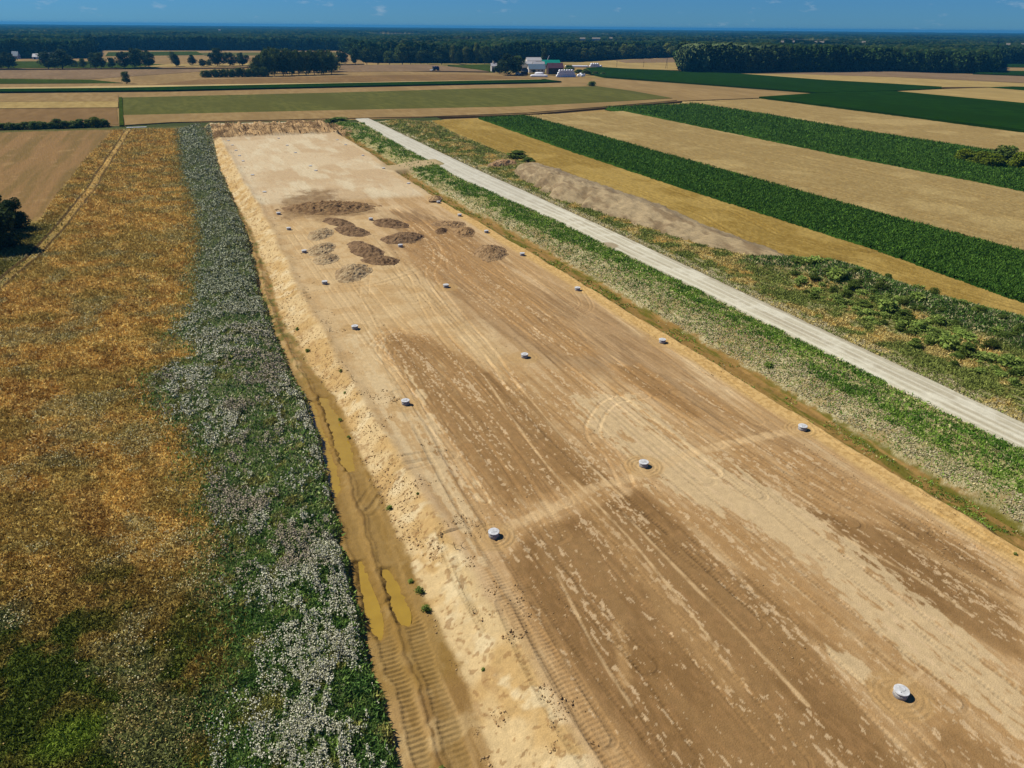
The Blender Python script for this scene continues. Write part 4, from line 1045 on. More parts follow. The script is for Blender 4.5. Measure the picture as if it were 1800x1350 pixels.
def tree(kind, x, y, h, w, label, cat='tree', group=None, name=None, z=-1.2, sd=0, small=False):
    cm, tm, used = template((kind, sd % 4))
    root = empty(name or 'tree', (x, y, z), random.uniform(0, 6.28)); root.scale = (w, w, h)
    for i, src in enumerate((cm, tm)):
        if used: c_ = src.copy(); col.objects.link(c_)
        else: c_ = src
        c_.parent = root
    TPL[(kind, sd % 4)][2] = True
    tag(root, label, cat, group); return root
def tpx(kind, px, pb, pt, wpx, label, **k):
    zz = k.pop('zz', -1.2); k['z'] = zz; x, y = P(px, pb, zz); h = hgt(px, pb, pt) * 1.08; m = px2m(px, pb) * (1.22 if k.get('name') == 'roadside_tree' else 1)
    if k.get('name') == 'roadside_tree': h *= 1.12
    ww = {'poplar': .42, 'pine': .56, 'shrub': 1.05, 'lime': 1.1, 'big': .95, 'low': .9}.get(kind, .74)
    return tree(kind, x, y, h, wpx * m / ww, label, **k)
rowL = [(2,121,100,22,'round'),(15,121,95,27,'dark'),(85,121.5,95,25,'dark'),(97,121.5,98,20,'round'),(110,121.5,92,32,'dark'),(129,118,107,17,'low'),(147,120,105,12,'round'),(169,121,97,20,'dark'),(178,121,96,17,'round'),(197,119.5,103,14,'round'),
        (219,120.5,95,21,'dark'),(238,119.5,90,22,'dark'),(248,118,90,14,'round'),(263,119.5,92,20,'dark'),(311,117.5,98,13,'dark'),(304,108,93,11,'low'),(339,115.5,99,12,'dark'),(357,117.5,105,11,'dark'),(368,116,107,12,'low'),(383,116.5,89,22,'dark'),(404,116.5,95,24,'round'),(427,116,95,20,'dark')]
PLACE = {0: 'cut by the left edge', 21: 'just left of the dark copse'}
for i, (px, pb, pt, w, kd) in enumerate(rowL):
    lb = 'leafy roadside tree, number %d from the left edge in the row left of the copse' % (i + 1)
    tpx(kd, px, pb, pt, w, lb, group='roadside trees left of the copse', sd=i, name='roadside_tree')
rowR = [(601,113.5,90,18,'dark'),(625,113.5,88,16,'dark'),(645,113.5,88,19,'round'),(664,113.5,91,15,'dark'),(685,113,92,18,'round'),(707,112.5,82,27,'round'),(722,112.5,86,18,'dark'),(740,112,92,16,'round'),(752,112,90,17,'dark'),(776,112.5,84,25,'dark'),(797,111,84,15,'yellow'),(808,112,90,12,'dark'),(819,112,84,13,'yellow'),(828,112,88,14,'dark'),(837,112,80,12,'yellow'),(852,112,84,20,'round'),(872,112,84,20,'dark')]
for i, (px, pb, pt, w, kd) in enumerate(rowR):
    lb = ('yellowish' if kd == 'yellow' else 'dark green' if kd == 'dark' else 'rounded') + ' tree, number %d from the copse in the row towards the farm' % (i + 1)
    tpx(kd, px, pb, pt, w, lb, group='roadside trees between copse and farm', sd=i + 1, name='roadside_tree')
px = 1008; i = 0
while px < 1205:
    pb = np.interp(px, [1000, 1200], [107.5, 100.5]); i += 1
    kd = ['round', 'dark', 'yellow', 'round', 'dark'][i % 5]; w = random.uniform(17, 26)
    tpx(kd, px, pb, pb - random.uniform(21, 26), w * 1.2, 'broad forest edge tree, number %d right of the farm behind the yellow field' % i, group='trees along the edge behind the yellow field', sd=i, name='forest_edge_tree')
    px += w * .72
# dark copse with a low young end
i = 0
for k_ in range(30):
    px = 455 + (k_ * 4.7) % 133 + random.uniform(-2, 2); back = (k_ % 3) * 4.5
    pb = np.interp(px, [455, 588], [134.5, 130.5]) - back; pt = np.interp(px, [455, 475, 540, 575, 590], [99, 88, 90, 88, 100]) + random.uniform(-3, 4) - back * .3; i += 1
    tpx(['low', 'dark', 'low', 'round'][k_ % 4], px, pb, pt, random.uniform(21, 28), 'tall dark copse tree, %s row, number %d from its left end' % (('front', 'middle', 'back')[k_ % 3], sorted([(455 + (j * 4.7) % 133) for j in range(k_ % 3, 30, 3)]).index(455 + (k_ * 4.7) % 133) + 1), group='trees of the dark copse', sd=k_, name='copse_tree')
for k_ in range(16):
    px = 358 + k_ * 7.2; pb = 136.5 - .012 * (px - 355)
    tpx('shrub' if k_ % 2 else 'low', px, pb, pb - np.interp(px, [356, 400, 470], [12, 13, 17]) + random.uniform(-2, 1), random.uniform(12, 15), 'young bushy tree, number %d from the tip of the low end of the copse' % (k_ + 1), group='young trees at the low end of the copse', sd=k_, name='young_tree')
# hedge behind the brown field, lone plants
for k_ in range(15):
    px = -8 + k_ * 13.6; tall = [9, 9, 10, 9, 11, 12, 12, 10, 16, 13, 13, 16, 15, 19, 16][k_]
    tpx('lime' if k_ in (13,) else 'shrub', px, np.interp(px, [0, 190], [228.5, 223]), 226 - tall * 1.05, random.uniform(20, 25), 'hedge shrub number %d from the left edge behind the brown field' % (k_ + 1), cat='shrub', group='shrubs of the left hedge', sd=k_, name='hedge_shrub')
tpx('round', 223, 147.5, 125.5, 17, 'small lone tree standing in the tan field left of the copse', name='lone_tree', sd=1)
tpx('shrub', 1040, 151.5, 143, 17, 'single round dark bush in the stubble in front of the farm', cat='bush', name='bush', sd=2)
tpx('shrub', 594, 217, 206, 50, 'wide dark bush at the end of the site beside the road', cat='bush', name='bush', sd=3)
tpx('big', -6, 438, 340, 92, 'largest dark bush, cut by the left edge beside the brown field', cat='bush', name='large_bush', sd=1)
tpx('big', 30, 402, 348, 46, 'dark bush right of the largest one, at the corner of the brown field', cat='bush', name='large_bush', sd=2)
tpx('big', 2, 412, 333, 52, 'dark bush farther back between the largest bush and the field', cat='bush', name='large_bush', sd=3)
for k_, (px, pb, pt, w, kd, wd) in enumerate([(1692,286,262,34,'lime','leftmost'),(1722,291,266,40,'lime','second from left'),(1764,292,256,56,'shrub','tallest and darkest'),(1742,297,270,44,'lime','lowest, nearest the camera'),(1792,300,268,44,'lime','rightmost')]):
    tpx(kd, px, pb, pt, w, 'leafy shrub in the dark green strip at right, %s of the clump' % wd, cat='shrub', group='shrub clump in the right crop strip', name='field_shrub', sd=k_)
for k_, (px, pb, pt, w, wd) in enumerate([(908,279,265,46,'on the verge before the grey heap'),(928,286,277,26,'at the tip of the ruddy sand heap'),(1058,352,338,24,'in the green patch below the grey heap'),(1036,346,337,26,'left of its twin below the grey heap'),(1046,328,320,10,'alone on the side of the grey heap'),(1118,360,354,8,'smallest, on the lower grey heap')]):
    tpx('shrub', px, pb, pt, w, 'dark green bush ' + wd, cat='bush', name='bush', sd=k_, zz=-1.2 if k_ < 2 else (.1 if k_ < 4 else 1.2))
# bushy weeds on the near end of the roadside bank, big enough to count
bk = [(1400,478,22),(1432,488,22),(1470,492,26),(1500,505,24),(1545,512,22),(1430,470,20),(1520,530,26),(1560,540,34),(1590,556,30),(1618,570,34),(1640,590,30),(1590,530,22),(1668,600,36),(1700,612,34),(1735,622,32),(1770,632,36),(1560,492,20),(1612,506,18),(1640,520,20),(1690,540,18),(1720,556,22),(1760,570,22),(1790,590,26),(1700,585,24),(1745,600,26),(1650,560,24),(1480,525,20),(1530,555,20),(1796,650,30),(1610,600,22),(1680,632,22),(1725,645,22)]
rb2 = random.Random(12)
for _ in range(130):
    a_ = rb2.random(); px = 1395 + 410 * a_; c_ = 470 + (px - 1395) * .37; pb = c_ + rb2.uniform(-22, 30 + 22 * a_)
    bk.append((px, pb, rb2.uniform(7, 20) * (.8 + .5 * a_)))
for k_, (px, pb, w) in enumerate(sorted(bk)):
    x, y = P(px, pb, .4); m = px2m(px, pb)
    tree(('shrub', 'weed', 'low', 'weed')[k_ % 4], x, y, w * m * rb2.uniform(.35, .75), w * m * rb2.uniform(.8, 1.3), 'bushy green weed on the bank right of the road, number %d from left' % (k_ + 1), cat='bush', group='bushy weeds on the right spoil bank', name='weed_bush', sd=k_, z=lowres_z(x, y)[0] - .1)
# single plants rooted in the sandy slope
pl = [(737,1030,20),(748,1062,22),(721,1012,12),(684,885,14),(600,662,8),(606,690,7),(540,612,10),(522,575,9),(597,730,9),(612,760,8),(849,1172,9),(735,880,7),(775,1340,14),(1780,985,8),(1350,650,20)]
pn = ['big leafy', 'broad']
for k_, (px, pb, w) in enumerate(sorted(pl, key=lambda q: q[1])):
    x, y = P(px, pb, -.8); m = px2m(px, pb); z_ = lowres_z(x, y)[0]
    tree('weed', x, y, w * m * .55, w * m / 1.5, 'green plant on the sandy ground, number %d counting from the far end' % (k_ + 1), cat='plant', group='single plants on the sand', name='weed_plant', sd=k_, z=z_ - .03)

# woods
FR = [(-700,106),(-300,104),(158,103),(166,88),(600,88.5),(634,106),(645,109),(870,110),(1000,106.5),(1196,100),(1201,128),(1450,127),(1560,125),(1740,128.5),(1743,112.5),(1900,113.5),(2500,116)]
fp_ = PL(FR, -1.2)
def polar(x, y): return math.atan2(x, y), math.hypot(x, y)
fa = np.array([polar(*p)[0] for p in fp_]); fr_ = np.array([polar(*p)[1] for p in fp_])
def canopy_h(X, Y):
    right = ss(470, 560, X) * ss(1500, 1150, np.hypot(X, Y))
    H_ = 20 + 6 * right + 11 * (fbm(X, Y, 260, 3, 2) - .5) + 5 * (fbm(X, Y, 40, 3, 5) - .5)
    return H_
na = 1500; az = np.linspace(fa[1] - .1, fa[-2] + .12, na)
rf = np.interp(az, fa, fr_)
rr_ = [0.0]
k = 1.0
st = 2.2
rs = [0.]
while rs[-1] < 13000:
    rs.append(rs[-1] + st); st = min(st * 1.013 if rs[-1] > 350 else st, 90)
rs = np.array(rs)
Rg = rf[None] + 6 + rs[:, None]; Ag = np.repeat(az[None], len(rs), 0)
X = Rg * np.sin(Ag); Y = Rg * np.cos(Ag)
rngc = np.random.default_rng(8); jx = rngc.random((256, 256)).astype(np.float32); jy = rngc.random((256, 256)).astype(np.float32); jt = rngc.random((256, 256)).astype(np.float32)
def domes(X, Y, s_):
    gx = np.floor(X / s_).astype(int); gy = np.floor(Y / s_).astype(int)
    best = np.full(X.shape, 9.0, np.float32); tn = np.zeros(X.shape, np.float32)
    for dx in (-1, 0, 1):
        for dy in (-1, 0, 1):
            cx = gx + dx; cy = gy + dy; a = jx[cx & 255, cy & 255]; b_ = jy[cx & 255, cy & 255]
            d = np.hypot(X / s_ - cx - a, Y / s_ - cy - b_); m = d < best
            best = np.where(m, d, best); tn = np.where(m, jt[cx & 255, cy & 255], tn)
    return best, tn
db, tn = domes(X, Y, 8.5)
grow = 1 + rs[:, None] / 2500
Zc = canopy_h(X, Y) + (3.2 * (1 - db * 1.3) + 4.5 * (tn - .5) + 1.5 * (rngc.random(X.shape) - .5)) * np.where(rs[:, None] < 3500, 1, .8)
clear = ss(.66, .69, fbm(X, Y, 420, 3, 7)) * ss(500, 900, rs[:, None]) * ss(9000, 5000, rs[:, None])
Zc = Zc * (1 - clear) + (-1.0) * clear
Zc[0] = -2
Zc[:, 0] = -2; Zc[:, -1] = -2
sp = fbm(X, Y, 120, 3, 9)
cc = mixc(C(20, 40, 24) + 0 * X[..., None], C(38, 56, 30), tn); cc = mixc(cc, C(12, 30, 24), ss(.45, .6, sp)); cc = mixc(cc, C(70, 78, 44), (tn > .93) * .5)
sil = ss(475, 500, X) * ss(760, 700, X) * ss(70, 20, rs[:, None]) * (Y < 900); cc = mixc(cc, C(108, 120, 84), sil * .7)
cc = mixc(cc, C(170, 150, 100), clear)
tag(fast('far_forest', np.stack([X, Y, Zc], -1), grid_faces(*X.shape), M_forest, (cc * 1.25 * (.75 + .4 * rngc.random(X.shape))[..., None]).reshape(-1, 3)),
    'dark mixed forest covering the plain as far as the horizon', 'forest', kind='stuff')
# leafy front of the woods: trunks hidden by branches down to the ground
Vs, Fs, Cs = [], [], []; off = 0
tmpl = [crown_mesh(900 + i, 'round' if i % 3 else 'pine', 420, .062, .04 if i % 3 else .15, (36, 60, 28), (70, 88, 40), .42 if i % 3 else .34) for i in range(8)]
rt_ = random.Random(4)
for i in range(1, len(fp_) - 2):
    (x0, y0), (x1, y1) = fp_[i], fp_[i + 1]; L = math.hypot(x1 - x0, y1 - y0)
    rad = abs(polar(x1, y1)[1] - polar(x0, y0)[1]) > .75 * L and L > 120
    if 6 <= i <= 9: nr = 3
    else: nr = 4
    step = 6.5
    for j in range(int(L / step)):
        for k_ in range(nr):
            t = (j + rt_.random()) * step / L; x = x0 + (x1 - x0) * t; y = y0 + (y1 - y0) * t
            a, r_ = polar(x, y); r_ += k_ * 6 + rt_.random() * 4; x = r_ * math.sin(a); y = r_ * math.cos(a)
            V, Fa, c = tmpl[rt_.randrange(8)]
            h = float(canopy_h(np.array([x]), np.array([y]))[0]) + 2 + 9 * (rt_.random() - .5); w = h * rt_.uniform(.75, 1.1); th = rt_.random() * 6.28
            if 470 < x < 760 and y < 900: c = c * .6 + np.array(C(120, 130, 92)) * .4 * (1 if x < 640 else .3) + 0
            ca, sa = math.cos(th), math.sin(th)
            W = np.stack([(V[:, 0] * ca - V[:, 1] * sa) * w + x, (V[:, 0] * sa + V[:, 1] * ca) * w + y, V[:, 2] * h - 1.2], 1)
            Vs.append(W); Fs.append(Fa + off); Cs.append(c * rt_.uniform(.8, 2.0)); off += len(W)
tag(fast('forest_edge', np.concatenate(Vs), np.concatenate(Fs), M_forest, np.concatenate(Cs)), 'leafy front of the big woods along the fields', 'forest', kind='stuff')

# ------------------------------------------------------------------ farm
def rmat(name, c): 
    return mat_noise(name, C(*c), C(*[v * .9 for v in c]), .8, rough=.55)
M_rg, M_rb, M_rm, M_rw, M_rd = rmat('green_sheet_roof', (0, 150, 130)), rmat('blue_grey_roof', (110, 130, 150)), rmat('maroon_roof', (92, 58, 70)), rmat('pale_sheet_roof', (205, 200, 205)), rmat('brown_grey_roof', (140, 130, 118))
M_brick = mat_noise('dark_brick', C(84, 58, 52), C(66, 50, 48), 1.0); M_glass = mat_noise('window_glass', (.03, .04, .05), (.05, .06, .07), 1, rough=.2)
def house(px0, px1, pb, eave, ridge, depth, wallm, roofm, label, name='farm_barn', cat='barn', nwin=3, chim=False, axis='x', doors=1, gp=None):
    """photo extents of the front wall foot; heights in m"""
    x0, y0 = P(px0, pb, -1.2); x1, y1 = P(px1, pb, -1.2); L = math.hypot(x1 - x0, y1 - y0); yaw = math.atan2(y1 - y0, x1 - x0)
    root = empty(name, (x0, y0, -1.2), yaw); tag(root, label, cat, gp)
    D = depth
    MB().poly([(0, 0, 0), (L, 0, 0), (L, D, 0), (0, D, 0), (0, 0, eave), (L, 0, eave), (L, D, eave), (0, D, eave), (0, D / 2, ridge - .15), (L, D / 2, ridge - .15)],
              (0, 1, 5, 4), (1, 2, 6, 9, 5), (2, 3, 7, 6), (3, 0, 4, 8, 7)).build('wall', wallm, root)
    o_ = .6; sl_ = (ridge - eave) / (D / 2)
    MB().poly([(-o_, -o_, eave - o_ * sl_ + .1), (L + o_, -o_, eave - o_ * sl_ + .1), (L + o_, D / 2, ridge + .1), (-o_, D / 2, ridge + .1), (L + o_, D + o_, eave - o_ * sl_ + .1), (-o_, D + o_, eave - o_ * sl_ + .1),
               (-o_, -o_, eave - o_ * sl_ - .1), (L + o_, -o_, eave - o_ * sl_ - .1), (-o_, D + o_, eave - o_ * sl_ - .1), (L + o_, D + o_, eave - o_ * sl_ - .1), (L + o_, D / 2, ridge - .1), (-o_, D / 2, ridge - .1)],
              (0, 1, 2, 3), (3, 2, 4, 5), (6, 7, 1, 0), (5, 4, 9, 8), (1, 7, 10, 2), (2, 10, 9, 4), (0, 3, 11, 6), (3, 5, 8, 11), (6, 11, 10, 7), (11, 8, 9, 10)).build('roof', roofm, root)
    for i in range(nwin):
        cx = L * (i + .8) / (nwin + .6); MB().box(cx - .9, cx + .9, -.06, .1, eave * .4, eave * .72).build('window', M_glass, root)
    for i in range(doors):
        cx = L * (i + .35) / (doors + .2); MB().box(cx - 1.6, cx + 1.6, -.09, .1, 0.02, min(eave * .8, 4)).build('door', M_dark, root)
    if chim: MB().box(L * .3, L * .3 + .9, D * .4, D * .4 + .9, ridge - 1.5, ridge + 1.6).build('chimney', M_brick, root)
    return root
house(864, 877, 126.5, 7, 10, 9, M_plaster, M_rw, 'cream two storey house at the left end of the farm beside the big tree', 'farmhouse', 'house', 2, True)
house(868, 881, 112, 5.5, 9.5, 10, M_plaster, M_rb, 'house with blue grey roof behind the big farm tree', 'farmhouse', 'house', 2)
house(927, 957, 114, 6, 10, 16, M_plaster, M_rw, 'long barn with whitish roof at the back of the farm', nwin=4)
house(920, 942, 118, 4.5, 7.5, 12, M_white, M_rw, 'low white shed left of the long whitish barn')
house(938, 957, 119.5, 5, 8, 8, M_white, M_rw, 'white walled shed between the whitish barn and the blue grey one')
house(955, 985, 119.5, 5, 10, 18, M_plaster, M_rg, 'barn with bright green roof', nwin=3)
house(919, 934, 123.5, 3.5, 6.5, 9, M_brick, M_rd, 'small shed with brown grey roof beside the tree')
house(930, 958, 127.5, 4.2, 9.5, 15, M_plaster, M_rb, 'barn with blue grey roof and cream walls in the middle of the farm', nwin=4, doors=1)
house(964, 990, 131, 7.5, 12.5, 14, M_brick, M_rm, 'dark brick barn with maroon roof beside the white bales', nwin=2, doors=2)
house(917, 928, 132, 4, 6.5, 8, M_brick, M_rd, 'little dark shed at the front left of the farm', nwin=1)
tpx('dark', 893, 132.5, 96, 38, 'biggest dark tree at the left of the farm', name='farm_tree', sd=0, group='trees of the farm')
tpx('round', 908, 131, 98, 30, 'dark tree right beside the biggest farm tree', name='farm_tree', sd=1, group='trees of the farm')
tpx('dark', 879, 130, 108, 22, 'smaller tree between the cream house and the biggest tree', name='farm_tree', sd=2, group='trees of the farm')
tpx('poplar', 956, 114, 84, 12, 'slender tree between the whitish barn and the green roof', name='farm_tree', sd=3, group='trees of the farm')
for k_, (px, pb, pt, w) in enumerate([(1000,126,115,22),(1018,129,122,18),(1030,130.5,121,18),(1046,131,125,14),(1060,131.5,127,12)]):
    tpx('shrub', px, pb, pt, w, 'garden bush right of the maroon barn, number %d from the barn' % (k_ + 1), cat='bush', name='garden_bush', sd=k_, group='bushes right of the farm')
# leaning auger / tube
ax, ay = P(962, 116, -1.2); a = MB().tube((0, 0, 0), (0, 0, 8), .5, .5).tube((0, 0, 8), (3.0, 0, 14), .5, .4).build('grain_elevator', M_rw); a.location = (ax, ay, -1.2)
tag(a, 'pale leaning grain elevator tube behind the green roof', 'elevator')
# white wrapped bales
def bale(x, y, z, r, L, yaw, label, group, proto=[]):
    if not proto:
        b_ = MB().rings([(r * .9, 0), (r, .06), (r, L - .06), (r * .9, L)], 18).build('wrapped_bale', M_white, None, True); proto.append(b_)
    else: b_ = proto[0].copy(); col.objects.link(b_)
    b_.location = (x, y, z + r); b_.rotation_euler = (R(90), 0, yaw); b_.scale = (1, 1, 1)
    tag(b_, label, 'bale', group)
bx0, by0 = P(977, 136, -1.2); bx1, by1 = P(1012, 135.5, -1.2); LB = math.hypot(bx1 - bx0, by1 - by0); by_ = math.atan2(by1 - by0, bx1 - bx0)
rb_ = 1.5; nb = int(LB / (2 * rb_))
for tier in range(3):
    for j in range(nb - tier):
        d = (j + .5 + tier * .5) * 2 * rb_
        bale(bx0 + d * math.cos(by_) - 0 * 1, by0 + d * math.sin(by_), -1.2 + tier * rb_ * 1.74, rb_, 2.6, by_, 'white bale in the stack by the maroon barn, %s tier, number %d from left' % (('bottom', 'middle', 'top')[tier], j + 1), 'bales of the big white stack')
bale.__defaults__[0].clear()
for k_, (px, pb) in enumerate([(1016,135),(1021,135.3),(1026,134.6),(1023,133)]):
    x, y = P(px, pb, -1.2); bale(x, y, -1.2, 1.5, 2.6, 1.2 * k_, 'loose white wrapped bale right of the big stack, number %d from left' % (k_ + 1), 'loose white bales')
for k_ in range(10):
    x, y = P(1037 + (k_ % 6) * 3.6 + (1.8 if k_ > 5 else 0), 118.3, -1.2); bale(x, y, -1.2 + (1.74 * 1.5 if k_ > 5 else 0), 1.5, 3, .2, 'white bale of the small far stack, %s, number %d from left' % ('upper' if k_ > 5 else 'lower', (k_ % 6) + 1), 'bales of the small far stack')
def bag(px0, px1, pb, r, label):
    x0, y0 = P(px0, pb, -1.2); x1, y1 = P(px1, pb + .5, -1.2); L = math.hypot(x1 - x0, y1 - y0)
    b_ = MB().rings([(r * .3, 0), (r * .8, 1), (r, 3), (r, L - 3), (r * .8, L - 1), (r * .3, L)], 16).build('silage_bag', M_white, None, True)
    b_.rotation_euler = (0, R(90), math.atan2(y1 - y0, x1 - x0)); b_.location = (x0, y0, -1.2 + r * .9); tag(b_, label, 'silage bag', 'long white silage bags')
bag(932, 963, 135.5, 1.5, 'long white silage bag at the very front of the farm')
bag(940, 956, 132, 1.8, 'shorter white silage bag in front of the blue grey barn')
bag(993, 1035, 118.3, 1.5, 'longest thin silage bag in the field right of the green roof')
# car and trailer on the yard
def vehicle(px, pb, L, W, H_, cb, label, name, cat, yaw=0):
    x, y = P(px, pb, -1.2); root = empty(name, (x, y, -1.2), yaw); tag(root, label, cat)
    m = rmat(name + '_paint', cb)
    MB().box(-L / 2, L / 2, -W / 2, W / 2, H_ * .25, H_ * .6).box(-L * .42, L * .3, -W * .46, W * .46, H_ * .603, H_ * .7).build('body', m, root)
    MB().poly([(-L * .38, -W * .44, H_ * .7), (L * .25, -W * .44, H_ * .7), (L * .25, W * .44, H_ * .7), (-L * .38, W * .44, H_ * .7), (-L * .28, -W * .38, H_), (L * .1, -W * .38, H_), (L * .1, W * .38, H_), (-L * .28, W * .38, H_)],
              (4, 5, 6, 7), (0, 1, 5, 4), (1, 2, 6, 5), (2, 3, 7, 6), (3, 0, 4, 7)).build('cab', M_glass, root)
    for sx in (-.3, .3):
        for sy in (-1, 1):
            w_ = MB().rings([(H_ * .2, -.12), (H_ * .21, 0), (H_ * .2, .12)], 14).build('wheel', M_dark, root)
            w_.rotation_euler = (R(90), 0, 0); w_.location = (L * sx, sy * W * .5, H_ * .21)
vehicle(911, 132.5, 6.5, 2.6, 4.2, (225, 225, 225), 'white van parked at the left front of the farm', 'parked_van', 'van')
# harvester in the stubble
hx, hy = P(767, 124.5, -1.2)
root = empty('combine_harvester', (hx, hy, -.9), .1); tag(root, 'dark blue combine harvester standing alone in the stubble field', 'harvester')
M_nb, M_wh = rmat('navy_paint', (30, 40, 110)), rmat('white_paint', (200, 205, 215))
MB().box(-3, 3.6, -1.6, 1.6, 1.2, 3.6).poly([(-3, -1.6, 3.6), (3.6, -1.6, 3.6), (3.6, 1.6, 3.6), (-3, 1.6, 3.6), (-1.8, -1.3, 5.2), (2.4, -1.3, 5.2), (2.4, 1.3, 5.2), (-1.8, 1.3, 5.2)], (4, 5, 6, 7), (0, 1, 5, 4), (1, 2, 6, 5), (2, 3, 7, 6), (3, 0, 4, 7)).build('body', M_nb, root)
MB().box(-5, -3.05, -1.3, 1.3, 2.2, 5).build('cab', M_glass, root)
MB().box(-7.6, -6, -3.6, 3.6, .3, 1.3).poly([(-6, -.7, .6), (-3, -.7, 1.6), (-3, .7, 1.6), (-6, .7, .6), (-6, -.7, 1.2), (-3, -.7, 2.6), (-3, .7, 2.6), (-6, .7, 1.2)], (0, 1, 5, 4), (4, 5, 6, 7), (3, 7, 6, 2), (0, 3, 2, 1)).build('header', M_wh, root)
MB().tube((0, -1.6, 4.4), (-1, -5.2, 5.6), .3, .25).build('unloading_auger', M_wh, root)
for sx, rr2 in ((-3.2, 1.3), (2.6, .9)):
    for sy in (-1.75, 1.75):
        w_ = MB().rings([(rr2 * .9, -.35), (rr2, -.2), (rr2, .2), (rr2 * .9, .35)], 18).build('wheel', M_dark, root); w_.rotation_euler = (R(90), 0, 0); w_.location = (sx, sy, rr2 - .3)
# poles
def pole(px, pb, hh, label, twin=False):
    x, y = P(px, pb, -1.2); root = empty('power_pole', (x, y, -1.2), .3); tag(root, label, 'power pole', 'poles in the yellow field')
    m = MB()
    if twin: m.tube((-2, 0, -.3), (0, 0, hh), .22, .16).tube((2, 0, -.3), (0, .05, hh), .22, .16).tube((-1.3, 0, hh * .35), (1.3, 0, hh * .35), .12, .12)
    else: m.tube((0, 0, -.3), (0, 0, hh), .25, .17)
    m.build('mast', M_bark, root); MB().box(-1.6, 1.6, -.1, .1, hh - .9, hh - .65).build('crossarm', M_bark, root)
    for sx in (-1.4, 0, 1.4): MB().rings([(.08, hh - .645), (.1, hh - .5), (.05, hh - .35)], 8, (sx, 0)).build('insulator', M_conc, root)
pole(1171, 121.5, 15, 'tallest wooden pylon with two splayed legs in the yellow field', True)
pole(1131, 119, 8, 'single pole left of the splayed pylon'); pole(1084, 118.8, 9, 'single pole nearest the white bales, leftmost in the yellow field')
# village at far left and distant white halls
house(-4, 34, 95, 5, 8, 14, M_white, M_rw, 'long white greenhouse hall at the left edge', 'greenhouse', 'greenhouse', 0, doors=1)
house(22, 32, 104, 5, 11, 12, M_plaster, M_rb, 'village house with steep blue grey roof below the greenhouse', 'village_house', 'house', 2)
house(58, 70, 104.5, 4, 8, 12, M_white, M_rw, 'white village house with pale roof right of the blue grey one', 'village_house', 'house', 2)
house(84, 93, 104, 4, 9, 12, M_plaster, M_rb, 'small village house half hidden behind the left tree row', 'village_house', 'house', 1)
for k_, (px, pb, w, hh) in enumerate([(1024,68.2,14,5),(1048,68.2,22,5),(1074,67.8,7,6),(1375,74.5,6,6),(1395,74.2,3,6),(1440,74.5,24,4),(1518,74.8,8,5),(1772,79,8,6),(1798,79.5,8,7),(386,53.5,5,9)]):
    x0, y0 = P(px, pb, 25); m = px2m(px, pb) * math.hypot(x0, y0) / max(1, math.hypot(*P(px, pb)))
    root = empty('distant_hall', (x0, y0, -1), .0); root.rotation_euler.z = -math.atan2(x0, y0)
    tag(root, 'white hall above the distant treetops, number %d' % (k_ + 1) if False else 'tiny distant white hall, ' + ['just left of the widest one behind the farm side', 'widest of the three right of the farm', 'small one, rightmost of three right of the farm', 'above the left part of the big right wood', 'smallest, right of the one above the big right wood', 'longest one above the big right wood', 'right of the longest one above the right wood', 'near the right edge', 'cut by the right edge', 'near the skyline left of centre', 'above the treeline left of the copse'][k_], 'hall', 'distant white halls')
    W_ = w * m * .6; H2 = 24 + hh * .35
    MB().box(-W_ / 2, W_ / 2, 0, 25, 0, H2).build('wall', M_plaster, root)
    MB().poly([(-W_ / 2 - 1, -1, H2 + .05), (W_ / 2 + 1, -1, H2 + .05), (W_ / 2 + 1, 12, H2 + 3), (-W_ / 2 - 1, 12, H2 + 3), (W_ / 2 + 1, 26, H2 + .05), (-W_ / 2 - 1, 26, H2 + .05)], (0, 1, 2, 3), (3, 2, 4, 5), (0, 3, 5), (1, 4, 2)).build('roof', M_rd, root)
# concrete slab by the lane
x, y = P(240, 223.5, -1.0); sb = MB().box(-5, 5, -1, 1, -.3, .15).build('concrete_slab', M_lid); sb.location = (x, y, -1.1); sb.rotation_euler.z = -.1; tag(sb, 'pale concrete culvert slab at the lane by the end of the wheel path', 'slab')
# dead twigs on the slope
for k_, (px, pb, hh) in enumerate([(580,586,.9),(622,676,1.3),(650,738,.9),(801,968,1.0),(812,965,.8)]):
    x, y = P(px, pb, -.3); z_ = lowres_z(x, y)[0]; m = MB(); r = random.Random(k_)
    m.tube((0, 0, -.1), (r.uniform(-.4, .4), r.uniform(-.3, .3), hh), .035, .015, 5)
    for j in range(4): m.tube((0, 0, hh * .2 * j), (r.uniform(-.8, .8), r.uniform(-.5, .5), hh * .2 * j + .4), .02, .01, 4)
    tw = m.build('dead_twig', M_bark); tw.location = (x, y, z_)
    tag(tw, 'bare dead twig stuck in the sandy slope, number %d from the far end' % (k_ + 1), 'twig', 'dead twigs on the slope')

# ------------------------------------------------------------------ light, sky, air, camera
AZ, EL = R(-46), R(50)
sv = (math.sin(AZ) * math.cos(EL), math.cos(AZ) * math.cos(EL), math.sin(EL))
sl = bpy.data.lights.new('sun', 'SUN'); sl.energy = 5; sl.angle = R(.5); sl.color = (1, .955, .87)
so = bpy.data.objects.new('sun', sl); col.objects.link(so)
from mathutils import Vector, Matrix
so.rotation_euler = Vector(sv).to_track_quat('Z', 'Y').to_euler()
w = bpy.data.worlds.new('World'); sc.world = w; w.use_nodes = True
nt = w.node_tree; bg = nt.nodes['Background']
sk = nt.nodes.new('ShaderNodeTexSky'); sk.sky_type = 'NISHITA'; sk.sun_disc = False; sk.sun_elevation = EL; sk.sun_rotation = AZ % (2 * math.pi)
sk.altitude = 200; sk.air_density = 1.0; sk.dust_density = 0.0; sk.ozone_density = 5.0
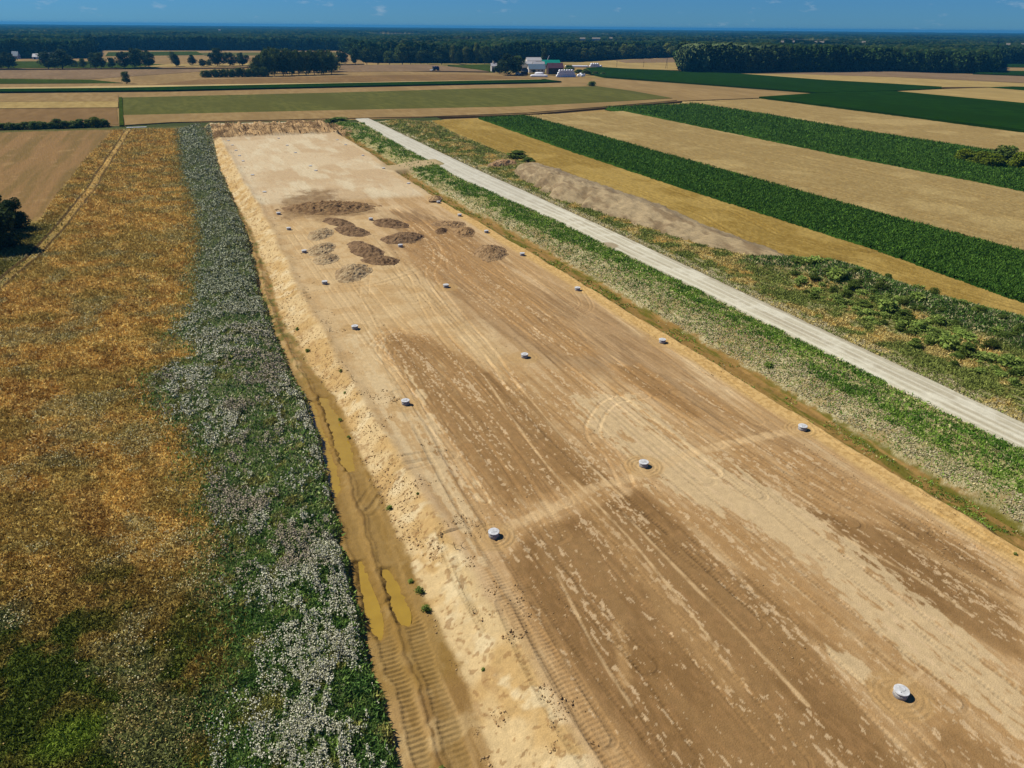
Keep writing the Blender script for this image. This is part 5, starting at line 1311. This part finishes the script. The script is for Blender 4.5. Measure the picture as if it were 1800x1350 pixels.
hs = nt.nodes.new('ShaderNodeMix'); hs.data_type = 'RGBA'; hs.blend_type = 'MULTIPLY'; hs.inputs[0].default_value = 1; hs.inputs[7].default_value = (.155, .42, .84, 1)
nt.links.new(sk.outputs[0], hs.inputs[6])
tcw = nt.nodes.new('ShaderNodeTexCoord'); mpw = nt.nodes.new('ShaderNodeMapping'); mpw.inputs['Scale'].default_value = (1, 1, 3.2)
cn = nt.nodes.new('ShaderNodeTexNoise'); cn.inputs['Scale'].default_value = 26; cn.inputs['Detail'].default_value = 6; cn.inputs['Roughness'].default_value = .62
nt.links.new(tcw.outputs['Generated'], mpw.inputs[0]); nt.links.new(mpw.outputs[0], cn.inputs['Vector'])
cm = nt.nodes.new('ShaderNodeMapRange'); cm.inputs[1].default_value = .60; cm.inputs[2].default_value = .86; cm.inputs[4].default_value = .55; nt.links.new(cn.outputs['Fac'], cm.inputs[0])
cx = nt.nodes.new('ShaderNodeMix'); cx.data_type = 'RGBA'; nt.links.new(cm.outputs[0], cx.inputs[0]); nt.links.new(hs.outputs[2], cx.inputs[6]); cx.inputs[7].default_value = (5.5, 6.2, 7.0, 1)
nt.links.new(cx.outputs[2], bg.inputs[0]); bg.inputs[1].default_value = .072

HZ = 8e-5
hm = bpy.data.materials.new('haze_air'); hm.use_nodes = True; nt = hm.node_tree
for n_ in list(nt.nodes):
    if n_.type == 'BSDF_PRINCIPLED': nt.nodes.remove(n_)
pv = nt.nodes.new('ShaderNodeVolumePrincipled'); pv.inputs['Color'].default_value = (.05, .33, .66, 1); pv.inputs['Density'].default_value = HZ; pv.inputs['Anisotropy'].default_value = .1
nt.links.new(pv.outputs[0], [n_ for n_ in nt.nodes if n_.type == 'OUTPUT_MATERIAL'][0].inputs['Volume'])
hb = MB().box(-17000, 17000, -3500, 21000, -4.5, 60).build('haze', hm); tag(hb, 'thin bluish summer haze over the plain', 'haze', kind='stuff')

cam = bpy.data.cameras.new('camera'); co = bpy.data.objects.new('camera', cam); col.objects.link(co)
cam.sensor_width = 36; cam.lens = F / 1800 * 36; cam.clip_end = 40000; cam.clip_start = .5
co.matrix_world = Matrix(((rt[0], up[0], -fw[0], 0), (rt[1], up[1], -fw[1], 0), (rt[2], up[2], -fw[2], CH), (0, 0, 0, 1)))
sc.camera = co
sc.view_settings.view_transform = 'Standard'; sc.view_settings.look = 'None'; sc.view_settings.gamma = 1; sc.view_settings.exposure = .35
sc.cycles.volume_bounces = 0; sc.cycles.max_bounces = 5; sc.cycles.diffuse_bounces = 3
